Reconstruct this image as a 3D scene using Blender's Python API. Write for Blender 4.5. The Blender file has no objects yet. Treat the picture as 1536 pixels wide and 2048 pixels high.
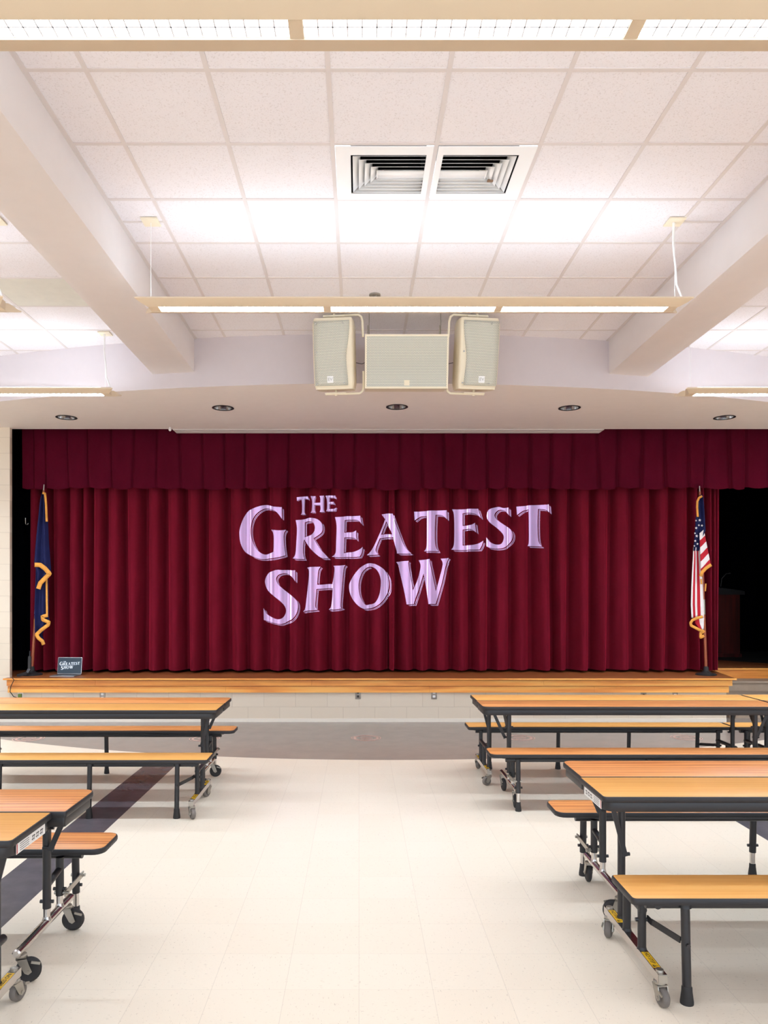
import bpy, math, random
from mathutils import Vector, Matrix

# ------------------------------------------------------------------ scene, camera, world, exposure
S = bpy.context.scene
COL = S.collection
F = 1477.0            # focal length in pixels of the 1536 x 2048 frame
EYE = 1.631           # camera height
VX, VY = 718.0, 1189.0  # where straight-ahead falls in the frame

cam_data = bpy.data.cameras.new('camera')
cam_data.sensor_fit = 'VERTICAL'
cam_data.sensor_height = 36.0
cam_data.lens = 36.0 * F / 2048.0
cam_data.shift_x = (768.0 - VX) / 2048.0
cam_data.shift_y = (VY - 1024.0) / 2048.0
cam_data.clip_start = 0.05
cam = bpy.data.objects.new('camera', cam_data)
cam.location = (0, 0, EYE)
cam.rotation_euler = (math.pi / 2, 0, 0)
COL.objects.link(cam)
S.camera = cam

S.view_settings.view_transform = 'Standard'
S.view_settings.look = 'None'
S.view_settings.gamma = 1.0
S.view_settings.use_curve_mapping = False
S.view_settings.exposure = 0.60
S.cycles.use_denoising = True
S.cycles.max_bounces = 10
S.cycles.diffuse_bounces = 5
S.cycles.sample_clamp_indirect = 6.0

WORLD_STRENGTH = 1.75
PENDANT_UP = 6.5
PENDANT_DOWN = 7.0
PENDANT_BAY = 95.0
PENDANT_STAGE = 64.0     # the row of lamps nearest the stage
TITLE_POWER = 37.0
world = bpy.data.worlds.new('world')
S.world = world
world.use_nodes = True
world.node_tree.nodes['Background'].inputs[0].default_value = (0.85, 0.985, 1.12, 1)
world.node_tree.nodes['Background'].inputs[1].default_value = WORLD_STRENGTH


# ------------------------------------------------------------------ materials
def lin(c):
    c = c / 255.0
    return c / 12.92 if c <= 0.04045 else ((c + 0.055) / 1.055) ** 2.4


def rgb(r, g, b):
    return (lin(r), lin(g), lin(b), 1.0)


class N:
    """small node-building helper"""
    def __init__(self, name):
        self.m = bpy.data.materials.new(name)
        self.m.use_nodes = True
        self.t = self.m.node_tree
        self.b = self.t.nodes['Principled BSDF']

    def node(self, kind, **kw):
        n = self.t.nodes.new(kind)
        for k, v in kw.items():
            setattr(n, k, v)
        return n

    def link(self, a, b):
        self.t.links.new(a, b)

    def put(self, sock, v):
        if hasattr(v, 'is_output'):
            self.t.links.new(v, sock)
        else:
            sock.default_value = v

    def math(self, op, a, b=0.0, c=None):
        n = self.node('ShaderNodeMath', operation=op)
        self.put(n.inputs[0], a)
        self.put(n.inputs[1], b)
        if c is not None:
            self.put(n.inputs[2], c)
        return n.outputs[0]

    def mix(self, fac, a, b):
        n = self.node('ShaderNodeMix', data_type='RGBA')
        self.put(n.inputs[0], fac)
        self.put(n.inputs[6], a)
        self.put(n.inputs[7], b)
        return n.outputs[2]

    def ramp(self, fac, stops):
        n = self.node('ShaderNodeValToRGB')
        while len(n.color_ramp.elements) < len(stops):
            n.color_ramp.elements.new(0.5)
        for e, (p, c) in zip(n.color_ramp.elements, stops):
            e.position = p
            e.color = c
        self.put(n.inputs[0], fac)
        return n.outputs[0]

    def coords(self, scale=(1, 1, 1), kind='Object', jitter=False):
        tc = self.node('ShaderNodeTexCoord')
        v = tc.outputs[kind]
        if jitter:
            oi = self.node('ShaderNodeObjectInfo')
            cx = self.node('ShaderNodeCombineXYZ')
            k = self.math('MULTIPLY', oi.outputs['Random'], 37.0)
            for i in range(3):
                self.link(k, cx.inputs[i])
            a = self.node('ShaderNodeVectorMath', operation='ADD')
            self.link(v, a.inputs[0])
            self.link(cx.outputs[0], a.inputs[1])
            v = a.outputs[0]
        mp = self.node('ShaderNodeMapping')
        mp.inputs['Scale'].default_value = scale
        self.link(v, mp.inputs['Vector'])
        return mp.outputs[0]

    def noise(self, vec, scale, detail=3.0, rough=0.55, dist=0.0):
        n = self.node('ShaderNodeTexNoise')
        self.link(vec, n.inputs['Vector'])
        n.inputs['Scale'].default_value = scale
        n.inputs['Detail'].default_value = detail
        n.inputs['Roughness'].default_value = rough
        n.inputs['Distortion'].default_value = dist
        return n.outputs['Fac']

    def bump(self, h, strength=0.2, dist=0.01):
        n = self.node('ShaderNodeBump')
        n.inputs['Strength'].default_value = strength
        n.inputs['Distance'].default_value = dist
        self.link(h, n.inputs['Height'])
        self.link(n.outputs[0], self.b.inputs['Normal'])


def plain(name, col, rough=0.5, metal=0.0, spec=0.5, noise=0.0):
    n = N(name)
    n.b.inputs['Roughness'].default_value = rough
    n.b.inputs['Metallic'].default_value = metal
    n.b.inputs['Specular IOR Level'].default_value = spec
    if noise > 0:
        f = n.noise(n.coords(jitter=True), 9.0, 4.0)
        d = tuple(c * (1 - noise) for c in col[:3]) + (1,)
        n.link(n.ramp(f, [(0.3, d), (0.7, col)]), n.b.inputs['Base Color'])
    else:
        n.b.inputs['Base Color'].default_value = col
    return n.m


def glow(name, col, strength):
    n = N(name)
    n.b.inputs['Base Color'].default_value = (0.8, 0.8, 0.8, 1)
    n.b.inputs['Emission Color'].default_value = col
    n.b.inputs['Emission Strength'].default_value = strength
    return n.m


def wood(name, light, dark, mid, stretch=(0.55, 9.0, 9.0), contrast=1.0, rough=0.35):
    n = N(name)
    v = n.coords(stretch, jitter=True)
    f1 = n.noise(v, 2.2, 3.0, 0.5, 0.6)
    w = n.node('ShaderNodeTexWave', wave_type='BANDS', bands_direction='Y')
    n.link(v, w.inputs['Vector'])
    w.inputs['Scale'].default_value = 0.9
    w.inputs['Distortion'].default_value = 14.0
    w.inputs['Detail'].default_value = 3.0
    w.inputs['Detail Scale'].default_value = 0.7
    v2 = n.coords((1.5, 90.0, 90.0), jitter=True)
    f2 = n.noise(v2, 1.0, 2.0)
    h = n.math('ADD', n.math('MULTIPLY', w.outputs['Fac'], 0.28), n.math('MULTIPLY', f1, 0.50))
    h = n.math('ADD', h, n.math('MULTIPLY', f2, 0.28))
    k = 0.22 / max(contrast, 0.01)
    c = n.ramp(h, [(0.54 - k * 1.3, dark), (0.54, mid), (0.54 + k, light)])
    n.link(c, n.b.inputs['Base Color'])
    n.b.inputs['Roughness'].default_value = rough
    return n.m


def velvet(name, col, sheen, sheen_col):
    n = N(name)
    f = n.noise(n.coords((3, 3, 1.2)), 2.0, 4.0)
    fine = n.noise(n.coords((1, 1, 1)), 260.0, 1.0)
    d = tuple(c * 0.72 for c in col[:3]) + (1,)
    a = n.ramp(f, [(0.3, d), (0.7, col)])
    b = n.mix(n.math('MULTIPLY', fine, 0.5), a, tuple(c * 1.25 for c in col[:3]) + (1,))
    n.link(b, n.b.inputs['Base Color'])
    n.b.inputs['Roughness'].default_value = 0.95
    n.b.inputs['Specular IOR Level'].default_value = 0.0
    n.b.inputs['Sheen Weight'].default_value = sheen
    n.b.inputs['Sheen Roughness'].default_value = 0.35
    n.b.inputs['Sheen Tint'].default_value = sheen_col
    return n.m


M = {}
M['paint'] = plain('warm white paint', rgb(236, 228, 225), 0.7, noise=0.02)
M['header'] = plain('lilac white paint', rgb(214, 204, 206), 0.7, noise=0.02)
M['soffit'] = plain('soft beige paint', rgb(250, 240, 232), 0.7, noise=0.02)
M['black_floor'] = plain('black stage paint', rgb(10, 9, 9), 0.7)
M['black_cloth'] = plain('black drape cloth', rgb(7, 7, 13), 1.0, spec=0.0, noise=0.3)
M['black_metal'] = plain('black powder coat', rgb(37, 35, 38), 0.42, noise=0.1)
M['black_edge'] = plain('black table edge', rgb(34, 32, 35), 0.5)
M['rubber'] = plain('black rubber', rgb(38, 36, 37), 0.65)
M['grey_rubber'] = plain('grey caster rubber', rgb(118, 110, 104), 0.6, noise=0.2)
M['chrome'] = plain('chrome', rgb(205, 200, 196), 0.16, 1.0)
M['steel'] = plain('zinc steel', rgb(176, 170, 160), 0.38, 0.85, noise=0.15)
M['cream_metal'] = plain('cream enamel', rgb(240, 228, 202), 0.45)
M['fixture'] = plain('cream light housing', rgb(224, 204, 176), 0.5)
M['white_metal'] = plain('white enamel', rgb(246, 244, 242), 0.4)
M['white'] = plain('white paper', rgb(240, 236, 232), 0.6)
M['ink'] = plain('black ink', rgb(30, 28, 30), 0.6)
M['yellow'] = plain('yellow sticker', rgb(246, 196, 40), 0.45)
M['red_ink'] = plain('red ink', rgb(190, 60, 50), 0.6)
M['navy'] = plain('navy flag cloth', rgb(28, 32, 78), 0.75, spec=0.2, noise=0.25)
M['gold'] = plain('gold fringe', rgb(252, 174, 72), 0.7, noise=0.35)
M['flag_red'] = plain('red flag cloth', rgb(186, 32, 48), 0.7, spec=0.2)
M['flag_white'] = plain('white flag cloth', rgb(240, 232, 232), 0.7, spec=0.2)
M['pole'] = wood('flag pole wood', rgb(176, 96, 62), rgb(120, 60, 38), rgb(156, 80, 50), (9, 9, 0.6))
M['oak_yellow'] = wood('yellow oak laminate', rgb(248, 188, 110), rgb(236, 165, 86), rgb(243, 178, 98), contrast=0.8)
M['oak_red'] = wood('red oak laminate', rgb(238, 170, 104), rgb(196, 116, 62), rgb(230, 152, 88), contrast=1.25)
M['stage_oak'] = wood('stage edge oak', rgb(255, 190, 100), rgb(222, 130, 58), rgb(252, 170, 80), (0.5, 8, 8), 1.0, 0.4)
M['stage_floor'] = wood('stage floor board', rgb(176, 110, 66), rgb(128, 70, 38), rgb(156, 92, 52), (0.5, 8, 8), 1.0, 0.35)
M['step'] = plain('tan rubber tread', rgb(176, 156, 136), 0.6, noise=0.12)
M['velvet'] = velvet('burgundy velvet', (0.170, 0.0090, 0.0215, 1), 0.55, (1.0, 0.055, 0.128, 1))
M['velvet_shaded'] = velvet('shaded burgundy valance velvet', (0.090, 0.0048, 0.0160, 1), 0.55, (0.9, 0.07, 0.15, 1))  # valance velvet darkened: the soffit's shade is put into its colour
M['podium'] = wood('mahogany', rgb(92, 30, 26), rgb(48, 14, 12), rgb(70, 22, 20), (8, 8, 0.6))
M['lamp_up'] = glow('fluorescent tubes above', (0.85, 0.985, 1.12, 1), PENDANT_UP)
M['lamp_down'] = glow('fluorescent tubes below', (0.85, 0.985, 1.12, 1), PENDANT_DOWN)
M['lamp_down_stage'] = glow('brighter fluorescent tubes', (0.85, 0.985, 1.12, 1), PENDANT_STAGE)
M['lamp_down_bay'] = glow('side bay fluorescent tubes', (0.85, 0.985, 1.12, 1), PENDANT_BAY)
M['louver'] = plain('white louver', rgb(240, 238, 242), 0.35)
M['alu'] = plain('laptop aluminium', rgb(188, 188, 192), 0.35, 0.8)
M['keys'] = plain('laptop keys', rgb(40, 40, 44), 0.5)
M['screen'] = glow('laptop screen', rgb(34, 52, 66), 0.9)
M['screen_text'] = glow('laptop screen lettering', rgb(225, 235, 250), 1.0)
for k in ('screen', 'screen_text'):
    M[k].node_tree.nodes['Principled BSDF'].inputs['Base Color'].default_value = (0.01, 0.01, 0.012, 1)
M['dark_hole'] = plain('dark duct', rgb(26, 26, 32), 0.8)
M['sticker_red'] = plain('floor decal ink', rgb(216, 178, 166), 0.35)
M['green'] = plain('green adapter', rgb(96, 120, 50), 0.5)
M['plate'] = plain('steel outlet plate', rgb(168, 158, 148), 0.4, 0.5)


def make_ceiling_tile():
    n = N('acoustic ceiling tile')
    v = n.coords()
    f = n.noise(v, 120.0, 2.0, 0.6)
    g = n.noise(v, 1.2, 2.0)
    c = n.ramp(f, [(0.30, rgb(216, 207, 206)), (0.44, rgb(238, 232, 234))])
    c = n.mix(n.math('MULTIPLY', g, 0.35), c, rgb(243, 238, 239))
    n.link(c, n.b.inputs['Base Color'])
    n.b.inputs['Roughness'].default_value = 0.9
    n.b.inputs['Specular IOR Level'].default_value = 0.2
    n.bump(f, 0.25, 0.004)
    return n.m


def make_block():
    n = N('painted block wall')
    tc = n.node('ShaderNodeTexCoord')
    mp = n.node('ShaderNodeMapping')
    mp.inputs['Rotation'].default_value = (-math.pi / 2, 0, 0)
    mp.inputs['Location'].default_value = (0, 0.012, 0)
    n.link(tc.outputs['Object'], mp.inputs['Vector'])
    b = n.node('ShaderNodeTexBrick')
    n.link(mp.outputs[0], b.inputs['Vector'])
    b.inputs['Scale'].default_value = 1.0
    b.inputs['Brick Width'].default_value = 0.406
    b.inputs['Row Height'].default_value = 0.203
    b.inputs['Mortar Size'].default_value = 0.004
    b.inputs['Mortar Smooth'].default_value = 0.6
    b.inputs['Color1'].default_value = rgb(230, 215, 195)
    b.inputs['Color2'].default_value = rgb(227, 211, 190)
    b.inputs['Mortar'].default_value = rgb(212, 195, 175)
    n.link(b.outputs['Color'], n.b.inputs['Base Color'])
    n.b.inputs['Roughness'].default_value = 0.5
    n.bump(n.math('SUBTRACT', 1.0, b.outputs['Fac']), 0.3, 0.004)
    return n.m


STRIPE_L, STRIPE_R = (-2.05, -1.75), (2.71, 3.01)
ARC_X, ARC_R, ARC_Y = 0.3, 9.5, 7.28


def make_floor():
    n = N('waxed vinyl tile floor')
    tc = n.node('ShaderNodeTexCoord')
    sp = n.node('ShaderNodeSeparateXYZ')
    n.link(tc.outputs['Object'], sp.inputs[0])
    X, Y = sp.outputs[0], sp.outputs[1]
    T = 0.3048
    ux, uy = n.math('DIVIDE', X, T), n.math('DIVIDE', Y, T)
    fx, fy = n.math('FRACT', ux), n.math('FRACT', uy)
    ex = n.math('MINIMUM', fx, n.math('SUBTRACT', 1.0, fx))
    ey = n.math('MINIMUM', fy, n.math('SUBTRACT', 1.0, fy))
    lx = n.math('LESS_THAN', ex, 0.0045)
    ly = n.math('LESS_THAN', ey, 0.0045)
    # flecks run crosswise in every second tile
    par = n.math('MODULO', n.math('ADD', n.math('FLOOR', ux), n.math('FLOOR', uy)), 2.0)
    par = n.math('ABSOLUTE', par)
    def flecks(scale):
        mp = n.node('ShaderNodeMapping')
        mp.inputs['Scale'].default_value = scale
        n.link(tc.outputs['Object'], mp.inputs['Vector'])
        return n.noise(mp.outputs[0], 1.0, 2.0, 0.6)
    fa, fb = flecks((42, 150, 1)), flecks((150, 42, 1))
    fl = n.math('ADD', n.math('MULTIPLY', fa, par), n.math('MULTIPLY', fb, n.math('SUBTRACT', 1.0, par)))
    spots = n.math('GREATER_THAN', fl, 0.665)
    big = n.noise(tc.outputs['Object'], 0.6, 3.0)
    wn = n.node('ShaderNodeTexWhiteNoise', noise_dimensions='2D')
    cv = n.node('ShaderNodeCombineXYZ')
    n.link(n.math('FLOOR', ux), cv.inputs[0])
    n.link(n.math('FLOOR', uy), cv.inputs[1])
    n.link(cv.outputs[0], wn.inputs['Vector'])
    base = n.ramp(n.math('ADD', n.math('MULTIPLY', big, 0.5), n.math('MULTIPLY', wn.outputs['Value'], 0.5)),
                  [(0.2, rgb(247, 233, 213)), (0.8, rgb(249, 236, 217))])
    base = n.mix(n.math('MULTIPLY', spots, 0.55), base, rgb(206, 190, 172))
    base = n.mix(n.math('MULTIPLY', lx, 0.26), base, rgb(186, 172, 158))
    base = n.mix(n.math('MULTIPLY', ly, 0.16), base, rgb(186, 172, 158))
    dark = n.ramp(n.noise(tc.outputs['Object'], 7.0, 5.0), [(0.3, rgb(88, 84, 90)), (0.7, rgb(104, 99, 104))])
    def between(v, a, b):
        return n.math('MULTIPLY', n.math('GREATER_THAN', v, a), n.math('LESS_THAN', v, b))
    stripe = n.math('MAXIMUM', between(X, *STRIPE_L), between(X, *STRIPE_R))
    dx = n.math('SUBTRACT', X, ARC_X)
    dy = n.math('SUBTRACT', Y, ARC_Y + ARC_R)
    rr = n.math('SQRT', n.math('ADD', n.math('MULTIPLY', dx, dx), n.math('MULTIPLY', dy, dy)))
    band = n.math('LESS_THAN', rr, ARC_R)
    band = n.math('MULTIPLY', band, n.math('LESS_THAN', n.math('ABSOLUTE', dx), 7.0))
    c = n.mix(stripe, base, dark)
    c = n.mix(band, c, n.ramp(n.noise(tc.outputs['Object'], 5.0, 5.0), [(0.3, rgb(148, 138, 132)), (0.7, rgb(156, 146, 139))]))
    n.link(c, n.b.inputs['Base Color'])
    n.b.inputs['Roughness'].default_value = 0.22
    n.b.inputs['Specular IOR Level'].default_value = 0.42
    return n.m


def make_grille():
    n = N('perforated speaker grille')
    tc = n.node('ShaderNodeTexCoord')
    sp = n.node('ShaderNodeSeparateXYZ')
    n.link(tc.outputs['Object'], sp.inputs[0])
    PIT = 0.0105
    row = n.math('FLOOR', n.math('DIVIDE', sp.outputs[2], PIT))
    sh = n.math('MULTIPLY', n.math('ABSOLUTE', n.math('MODULO', row, 2.0)), 0.5)
    u = n.math('SUBTRACT', n.math('FRACT', n.math('ADD', n.math('DIVIDE', sp.outputs[0], PIT), sh)), 0.5)
    w = n.math('SUBTRACT', n.math('FRACT', n.math('DIVIDE', sp.outputs[2], PIT)), 0.5)
    r2 = n.math('ADD', n.math('MULTIPLY', u, u), n.math('MULTIPLY', w, w))
    c = n.mix(n.math('LESS_THAN', r2, 0.105), rgb(226, 222, 206), rgb(118, 122, 118))
    n.link(c, n.b.inputs['Base Color'])
    n.b.inputs['Roughness'].default_value = 0.5
    return n.m


M['tile'] = make_ceiling_tile()
M['tbar'] = plain('ceiling grid bar', rgb(222, 212, 208), 0.5)
M['block'] = make_block()
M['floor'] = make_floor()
M['grille'] = make_grille()


# ------------------------------------------------------------------ mesh helpers
class MB:
    def __init__(self):
        self.v, self.f, self.m = [], [], []

    def add(self, vs, fs, mat=0):
        k = len(self.v)
        self.v += [tuple(p) for p in vs]
        for f in fs:
            self.f.append(tuple(i + k for i in f))
            self.m.append(mat)
        return self

    def box(self, a, b, mat=0):
        x0, y0, z0 = a
        x1, y1, z1 = b
        vs = [(x0, y0, z0), (x1, y0, z0), (x1, y1, z0), (x0, y1, z0), (x0, y0, z1), (x1, y0, z1), (x1, y1, z1), (x0, y1, z1)]
        return self.add(vs, [(0, 3, 2, 1), (4, 5, 6, 7), (0, 1, 5, 4), (1, 2, 6, 5), (2, 3, 7, 6), (3, 0, 4, 7)], mat)

    def slab(self, poly, z0, z1, b=0.0, top=0, side=0):
        """vertical prism over a counter-clockwise outline, with rounded top and bottom edges"""
        n = len(poly)
        def inset(d):
            out = []
            for i in range(n):
                p0, p1, p2 = Vector(poly[i - 1]), Vector(poly[i]), Vector(poly[(i + 1) % n])
                e1, e2 = (p1 - p0).normalized(), (p2 - p1).normalized()
                n1, n2 = Vector((-e1.y, e1.x)), Vector((-e2.y, e2.x))
                m = n1 + n2
                m = m / max(0.3, m.dot(m) / 2.0) if m.length > 1e-6 else n1
                out.append(p1 + m * d)
            return out
        rings = [(0, z0), (0, z1)] if b <= 0 else [(b, z0), (0.3 * b, z0 + 0.3 * b), (0, z0 + b), (0, z1 - b), (0.3 * b, z1 - 0.3 * b), (b, z1)]
        vs, fs = [], []
        for d, z in rings:
            q = inset(d) if d else [Vector(p) for p in poly]
            vs += [(p.x, p.y, z) for p in q]
        for r in range(len(rings) - 1):
            for i in range(n):
                j = (i + 1) % n
                fs.append((r * n + i, r * n + j, (r + 1) * n + j, (r + 1) * n + i))
        self.add(vs, fs, side)
        k = len(self.v) - n * len(rings)
        self.f.append(tuple(k + i for i in reversed(range(n)))); self.m.append(side)
        self.f.append(tuple(k + (len(rings) - 1) * n + i for i in range(n))); self.m.append(top)
        return self

    def tube(self, pts, r, n=12, mat=0, caps=True, sx=1.0):
        pts = [Vector(p) for p in pts]
        rs = r if isinstance(r, (list, tuple)) else [r] * len(pts)
        t0 = (pts[1] - pts[0]).normalized()
        up = Vector((0, 0, 1)) if abs(t0.z) < 0.9 else Vector((0, 1, 0))
        a = t0.cross(up).normalized()
        vs, fs = [], []
        for i, p in enumerate(pts):
            t = ((pts[min(i + 1, len(pts) - 1)] - p).normalized() + (p - pts[max(i - 1, 0)]).normalized())
            t = t.normalized() if t.length > 1e-9 else t0
            a = (a - t * a.dot(t)).normalized()
            c = t.cross(a)
            for k in range(n):
                w = 2 * math.pi * k / n
                vs.append(p + a * (math.cos(w) * rs[i] * sx) + c * (math.sin(w) * rs[i]))
        for i in range(len(pts) - 1):
            for k in range(n):
                l = (k + 1) % n
                fs.append((i * n + k, i * n + l, (i + 1) * n + l, (i + 1) * n + k))
        if caps:
            fs.append(tuple(reversed(range(n))))
            fs.append(tuple((len(pts) - 1) * n + k for k in range(n)))
        return self.add(vs, fs, mat)

    def bar(self, p, q, w, t, nrm=(0, 1, 0), mat=0):
        """flat bar from p to q, width w, thickness t along nrm"""
        p, q, nv = Vector(p), Vector(q), Vector(nrm).normalized()
        d = (q - p).normalized()
        s = d.cross(nv).normalized()
        nv = s.cross(d).normalized()
        vs = []
        for c in (p, q):
            for i, j in ((-1, -1), (1, -1), (1, 1), (-1, 1)):
                vs.append(c + s * (i * w / 2) + nv * (j * t / 2))
        return self.add(vs, [(3, 2, 1, 0), (4, 5, 6, 7), (0, 1, 5, 4), (1, 2, 6, 5), (2, 3, 7, 6), (3, 0, 4, 7)], mat)

    def lathe(self, prof, at=(0, 0, 0), axis='z', n=24, mat=0, close=True):
        vs, fs = [], []
        for r, z in prof:
            for k in range(n):
                w = 2 * math.pi * k / n
                c = (r * math.cos(w), r * math.sin(w), z)
                if axis == 'x':
                    c = (c[2], c[0], c[1])
                elif axis == 'y':
                    c = (c[1], c[2], c[0])
                vs.append((at[0] + c[0], at[1] + c[1], at[2] + c[2]))
        for i in range(len(prof) - 1):
            for k in range(n):
                l = (k + 1) % n
                fs.append((i * n + k, i * n + l, (i + 1) * n + l, (i + 1) * n + k))
        if close:
            fs.append(tuple(reversed(range(n))))
            fs.append(tuple((len(prof) - 1) * n + k for k in range(n)))
        return self.add(vs, fs, mat)

    def grid(self, rows, mat=0, matfn=None):
        nr, nc = len(rows), len(rows[0])
        k = len(self.v)
        for r in rows:
            self.v += [tuple(p) for p in r]
        for i in range(nr - 1):
            for j in range(nc - 1):
                self.f.append((k + i * nc + j, k + i * nc + j + 1, k + (i + 1) * nc + j + 1, k + (i + 1) * nc + j))
                self.m.append(matfn(i, j) if matfn else mat)
        return self

    def build(self, name, mats, parent=None, loc=None, angle=38.0, solid=0.0):
        me = bpy.data.meshes.new(name)
        me.from_pydata(self.v, [], self.f)
        for m in (mats if isinstance(mats, (list, tuple)) else [mats]):
            me.materials.append(m)
        me.polygons.foreach_set('material_index', self.m)
        me.polygons.foreach_set('use_smooth', [True] * len(self.f))
        me.update()
        me.set_sharp_from_angle(angle=math.radians(angle))
        return link(name, me, parent, loc, solid)


def link(name, me, parent=None, loc=None, solid=0.0):
    o = bpy.data.objects.new(name, me)
    COL.objects.link(o)
    if parent is not None:
        o.parent = parent
    if loc is not None:
        o.location = loc
    if solid:
        md = o.modifiers.new('solid', 'SOLIDIFY')
        md.thickness = solid
        md.offset = 0
    return o


def tag(o, label=None, cat=None, group=None, kind=None):
    if label: o['label'] = label
    if cat: o['category'] = cat
    if group: o['group'] = group
    if kind: o['kind'] = kind
    return o


def struct(o):
    o['kind'] = 'structure'
    return o


def empty(name, loc, rz=0.0):
    o = bpy.data.objects.new(name, None)
    o.empty_display_size = 0.1
    o.location = loc
    o.rotation_euler = (0, 0, rz)
    COL.objects.link(o)
    return o


def copy_tree(o, parent=None):
    c = o.copy()
    COL.objects.link(c)
    if parent is not None:
        c.parent = parent
    for ch in list(o.children):
        copy_tree(ch, c)
    return c


def text_mesh(body, size, extrude=0.0003):
    cu = bpy.data.curves.new('lettering', 'FONT')
    cu.body = body
    cu.size = size
    cu.extrude = extrude
    cu.align_x = 'CENTER'
    cu.align_y = 'CENTER'
    o = bpy.data.objects.new('lettering', cu)
    COL.objects.link(o)
    dg = bpy.context.evaluated_depsgraph_get()
    me = bpy.data.meshes.new_from_object(o.evaluated_get(dg))
    bpy.data.objects.remove(o)
    return me


def rounded(x0, y0, x1, y1, r, n=5):
    """counter-clockwise rounded rectangle; r = radius or four radii (x0y0, x1y0, x1y1, x0y1)"""
    rs = r if isinstance(r, (list, tuple)) else [r] * 4
    pts = []
    for (cx, cy, a0, rr) in ((x0, y0, 180, rs[0]), (x1, y0, 270, rs[1]), (x1, y1, 0, rs[2]), (x0, y1, 90, rs[3])):
        sx = 1 if cx == x0 else -1
        sy = 1 if cy == y0 else -1
        ox, oy = cx + sx * rr, cy + sy * rr
        for i in range(n + 1):
            a = math.radians(a0 + 90 * i / n)
            pts.append((ox + rr * math.cos(a), oy + rr * math.sin(a)))
    return pts


def at(px, py, Y):
    """place in the room seen at a point of the photograph, at depth Y"""
    return Vector(((px - VX) * Y / F, Y, EYE + (VY - py) * Y / F))


rnd = random.Random(7)

# ------------------------------------------------------------------ the room
CEIL = 4.271
SOFFIT = 3.768
FAS_X, FAS_R, FAS_Y = 0.25, 13.0, 7.47      # bowed front of the soffit


def fascia_y(x):
    return FAS_Y + FAS_R - math.sqrt(FAS_R ** 2 - (x - FAS_X) ** 2)


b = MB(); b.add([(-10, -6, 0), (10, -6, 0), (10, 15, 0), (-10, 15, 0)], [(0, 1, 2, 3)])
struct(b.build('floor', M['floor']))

# suspended ceiling: tiles, with the grid bars standing 4 mm proud of them
b = MB()
P = 0.6096
BW = 0.0125
ROW0, COL0 = 4.323, -0.155
def ceil_rect(x0, y0, x1, y1):
    b.add([(x0, y0, CEIL), (x0, y1, CEIL), (x1, y1, CEIL), (x1, y0, CEIL)], [(0, 1, 2, 3)], 0)
# two tile openings hold the air diffusers
ceil_rect(-10, -6, 10, ROW0); ceil_rect(-10, ROW0 + P, 10, 9.4)
ceil_rect(-10, ROW0, COL0, ROW0 + P); ceil_rect(COL0 + 2 * P, ROW0, 10, ROW0 + P)
beams = [(-2.153, -1.70), (2.60, 3.05)]
for i in range(-16, 9):
    y = ROW0 + i * P
    b.box((-10, y - BW, CEIL - 0.004), (10, y + BW, CEIL + 0.001), 1)
cols = [COL0 + k * P for k in range(-2, 5)]
cols += [-3.13 - k * P for k in range(0, 10)] + [3.75 + k * P for k in range(0, 9)]
for x in cols:
    b.box((x - BW, -6, CEIL - 0.0042), (x + BW, 9.4, CEIL + 0.001), 1)
for x0, x1 in beams:
    b.box((x0 - 0.03, -6, CEIL - 0.0042), (x1 + 0.03, 8.2, CEIL + 0.001), 1)
b.add([(-3.13, 6.152, CEIL - 0.002), (-3.13, 6.76, CEIL - 0.002), (-2.19, 6.76, CEIL - 0.002), (-2.19, 6.152, CEIL - 0.002)], [(0, 1, 2, 3)], 2)   # one discoloured tile
# short extra bars beside the light canopies
b.box((-1.70, 5.22, CEIL - 0.004), (COL0 - 2 * P, 5.24, CEIL), 1)
b.box((COL0 + 4 * P, 5.22, CEIL - 0.004), (2.60, 5.24, CEIL), 1)
struct(b.build('ceiling', [M['tile'], M['tbar'], plain('discoloured ceiling tile', rgb(226, 222, 210), 0.8, noise=0.06)]))

for (x0, x1) in beams:
    b = MB()
    n = 6
    xs = [x0 + (x1 - x0) * i / n for i in range(n + 1)]
    zb = 3.926
    bot = [(x0, -6), (x1, -6)]
    far = [(x, fascia_y(x) + 0.01) for x in reversed(xs)]
    b.slab(bot + far, zb, CEIL + 0.02, 0.008)
    struct(b.build('beam', M['paint']))

# bowed header above the soffit
b = MB()
xs = [-10 + 20 * i / 80 for i in range(81)]
b.grid([[(x, fascia_y(x), CEIL + 0.02) for x in xs], [(x, fascia_y(x), SOFFIT) for x in xs]])
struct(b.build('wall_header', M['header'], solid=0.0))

DOWN = [(-3.53, 8.912), (-1.557, 8.456), (0.433, 8.41), (2.41, 8.456), (4.41, 8.912)]
HOLE = 0.112


def curve_fill(loops, name):
    """flat face bounded by loops (even-odd), in its own x-y plane"""
    cu = bpy.data.curves.new(name, 'CURVE')
    cu.dimensions = '2D'
    cu.fill_mode = 'BOTH'
    cu.resolution_u = 1
    for lp in loops:
        sp = cu.splines.new('POLY')
        sp.points.add(len(lp) - 1)
        for p, q in zip(sp.points, lp):
            p.co = (q[0], q[1], 0, 1)
        sp.use_cyclic_u = True
    o = bpy.data.objects.new(name, cu)
    COL.objects.link(o)
    dg = bpy.context.evaluated_depsgraph_get()
    me = bpy.data.meshes.new_from_object(o.evaluated_get(dg))
    bpy.data.objects.remove(o)
    return me


outline = [(x, fascia_y(x)) for x in xs] + [(10, 9.54), (-10, 9.54)]
loops = [outline] + [[(cx + HOLE * math.cos(2 * math.pi * k / 28), cy + HOLE * math.sin(2 * math.pi * k / 28)) for k in range(28)] for cx, cy in DOWN]
me = curve_fill(loops, 'soffit')
me.materials.clear()
me.materials.append(M['soffit'])
struct(link('ceiling_soffit', me, loc=(0, 0, SOFFIT)))

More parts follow.
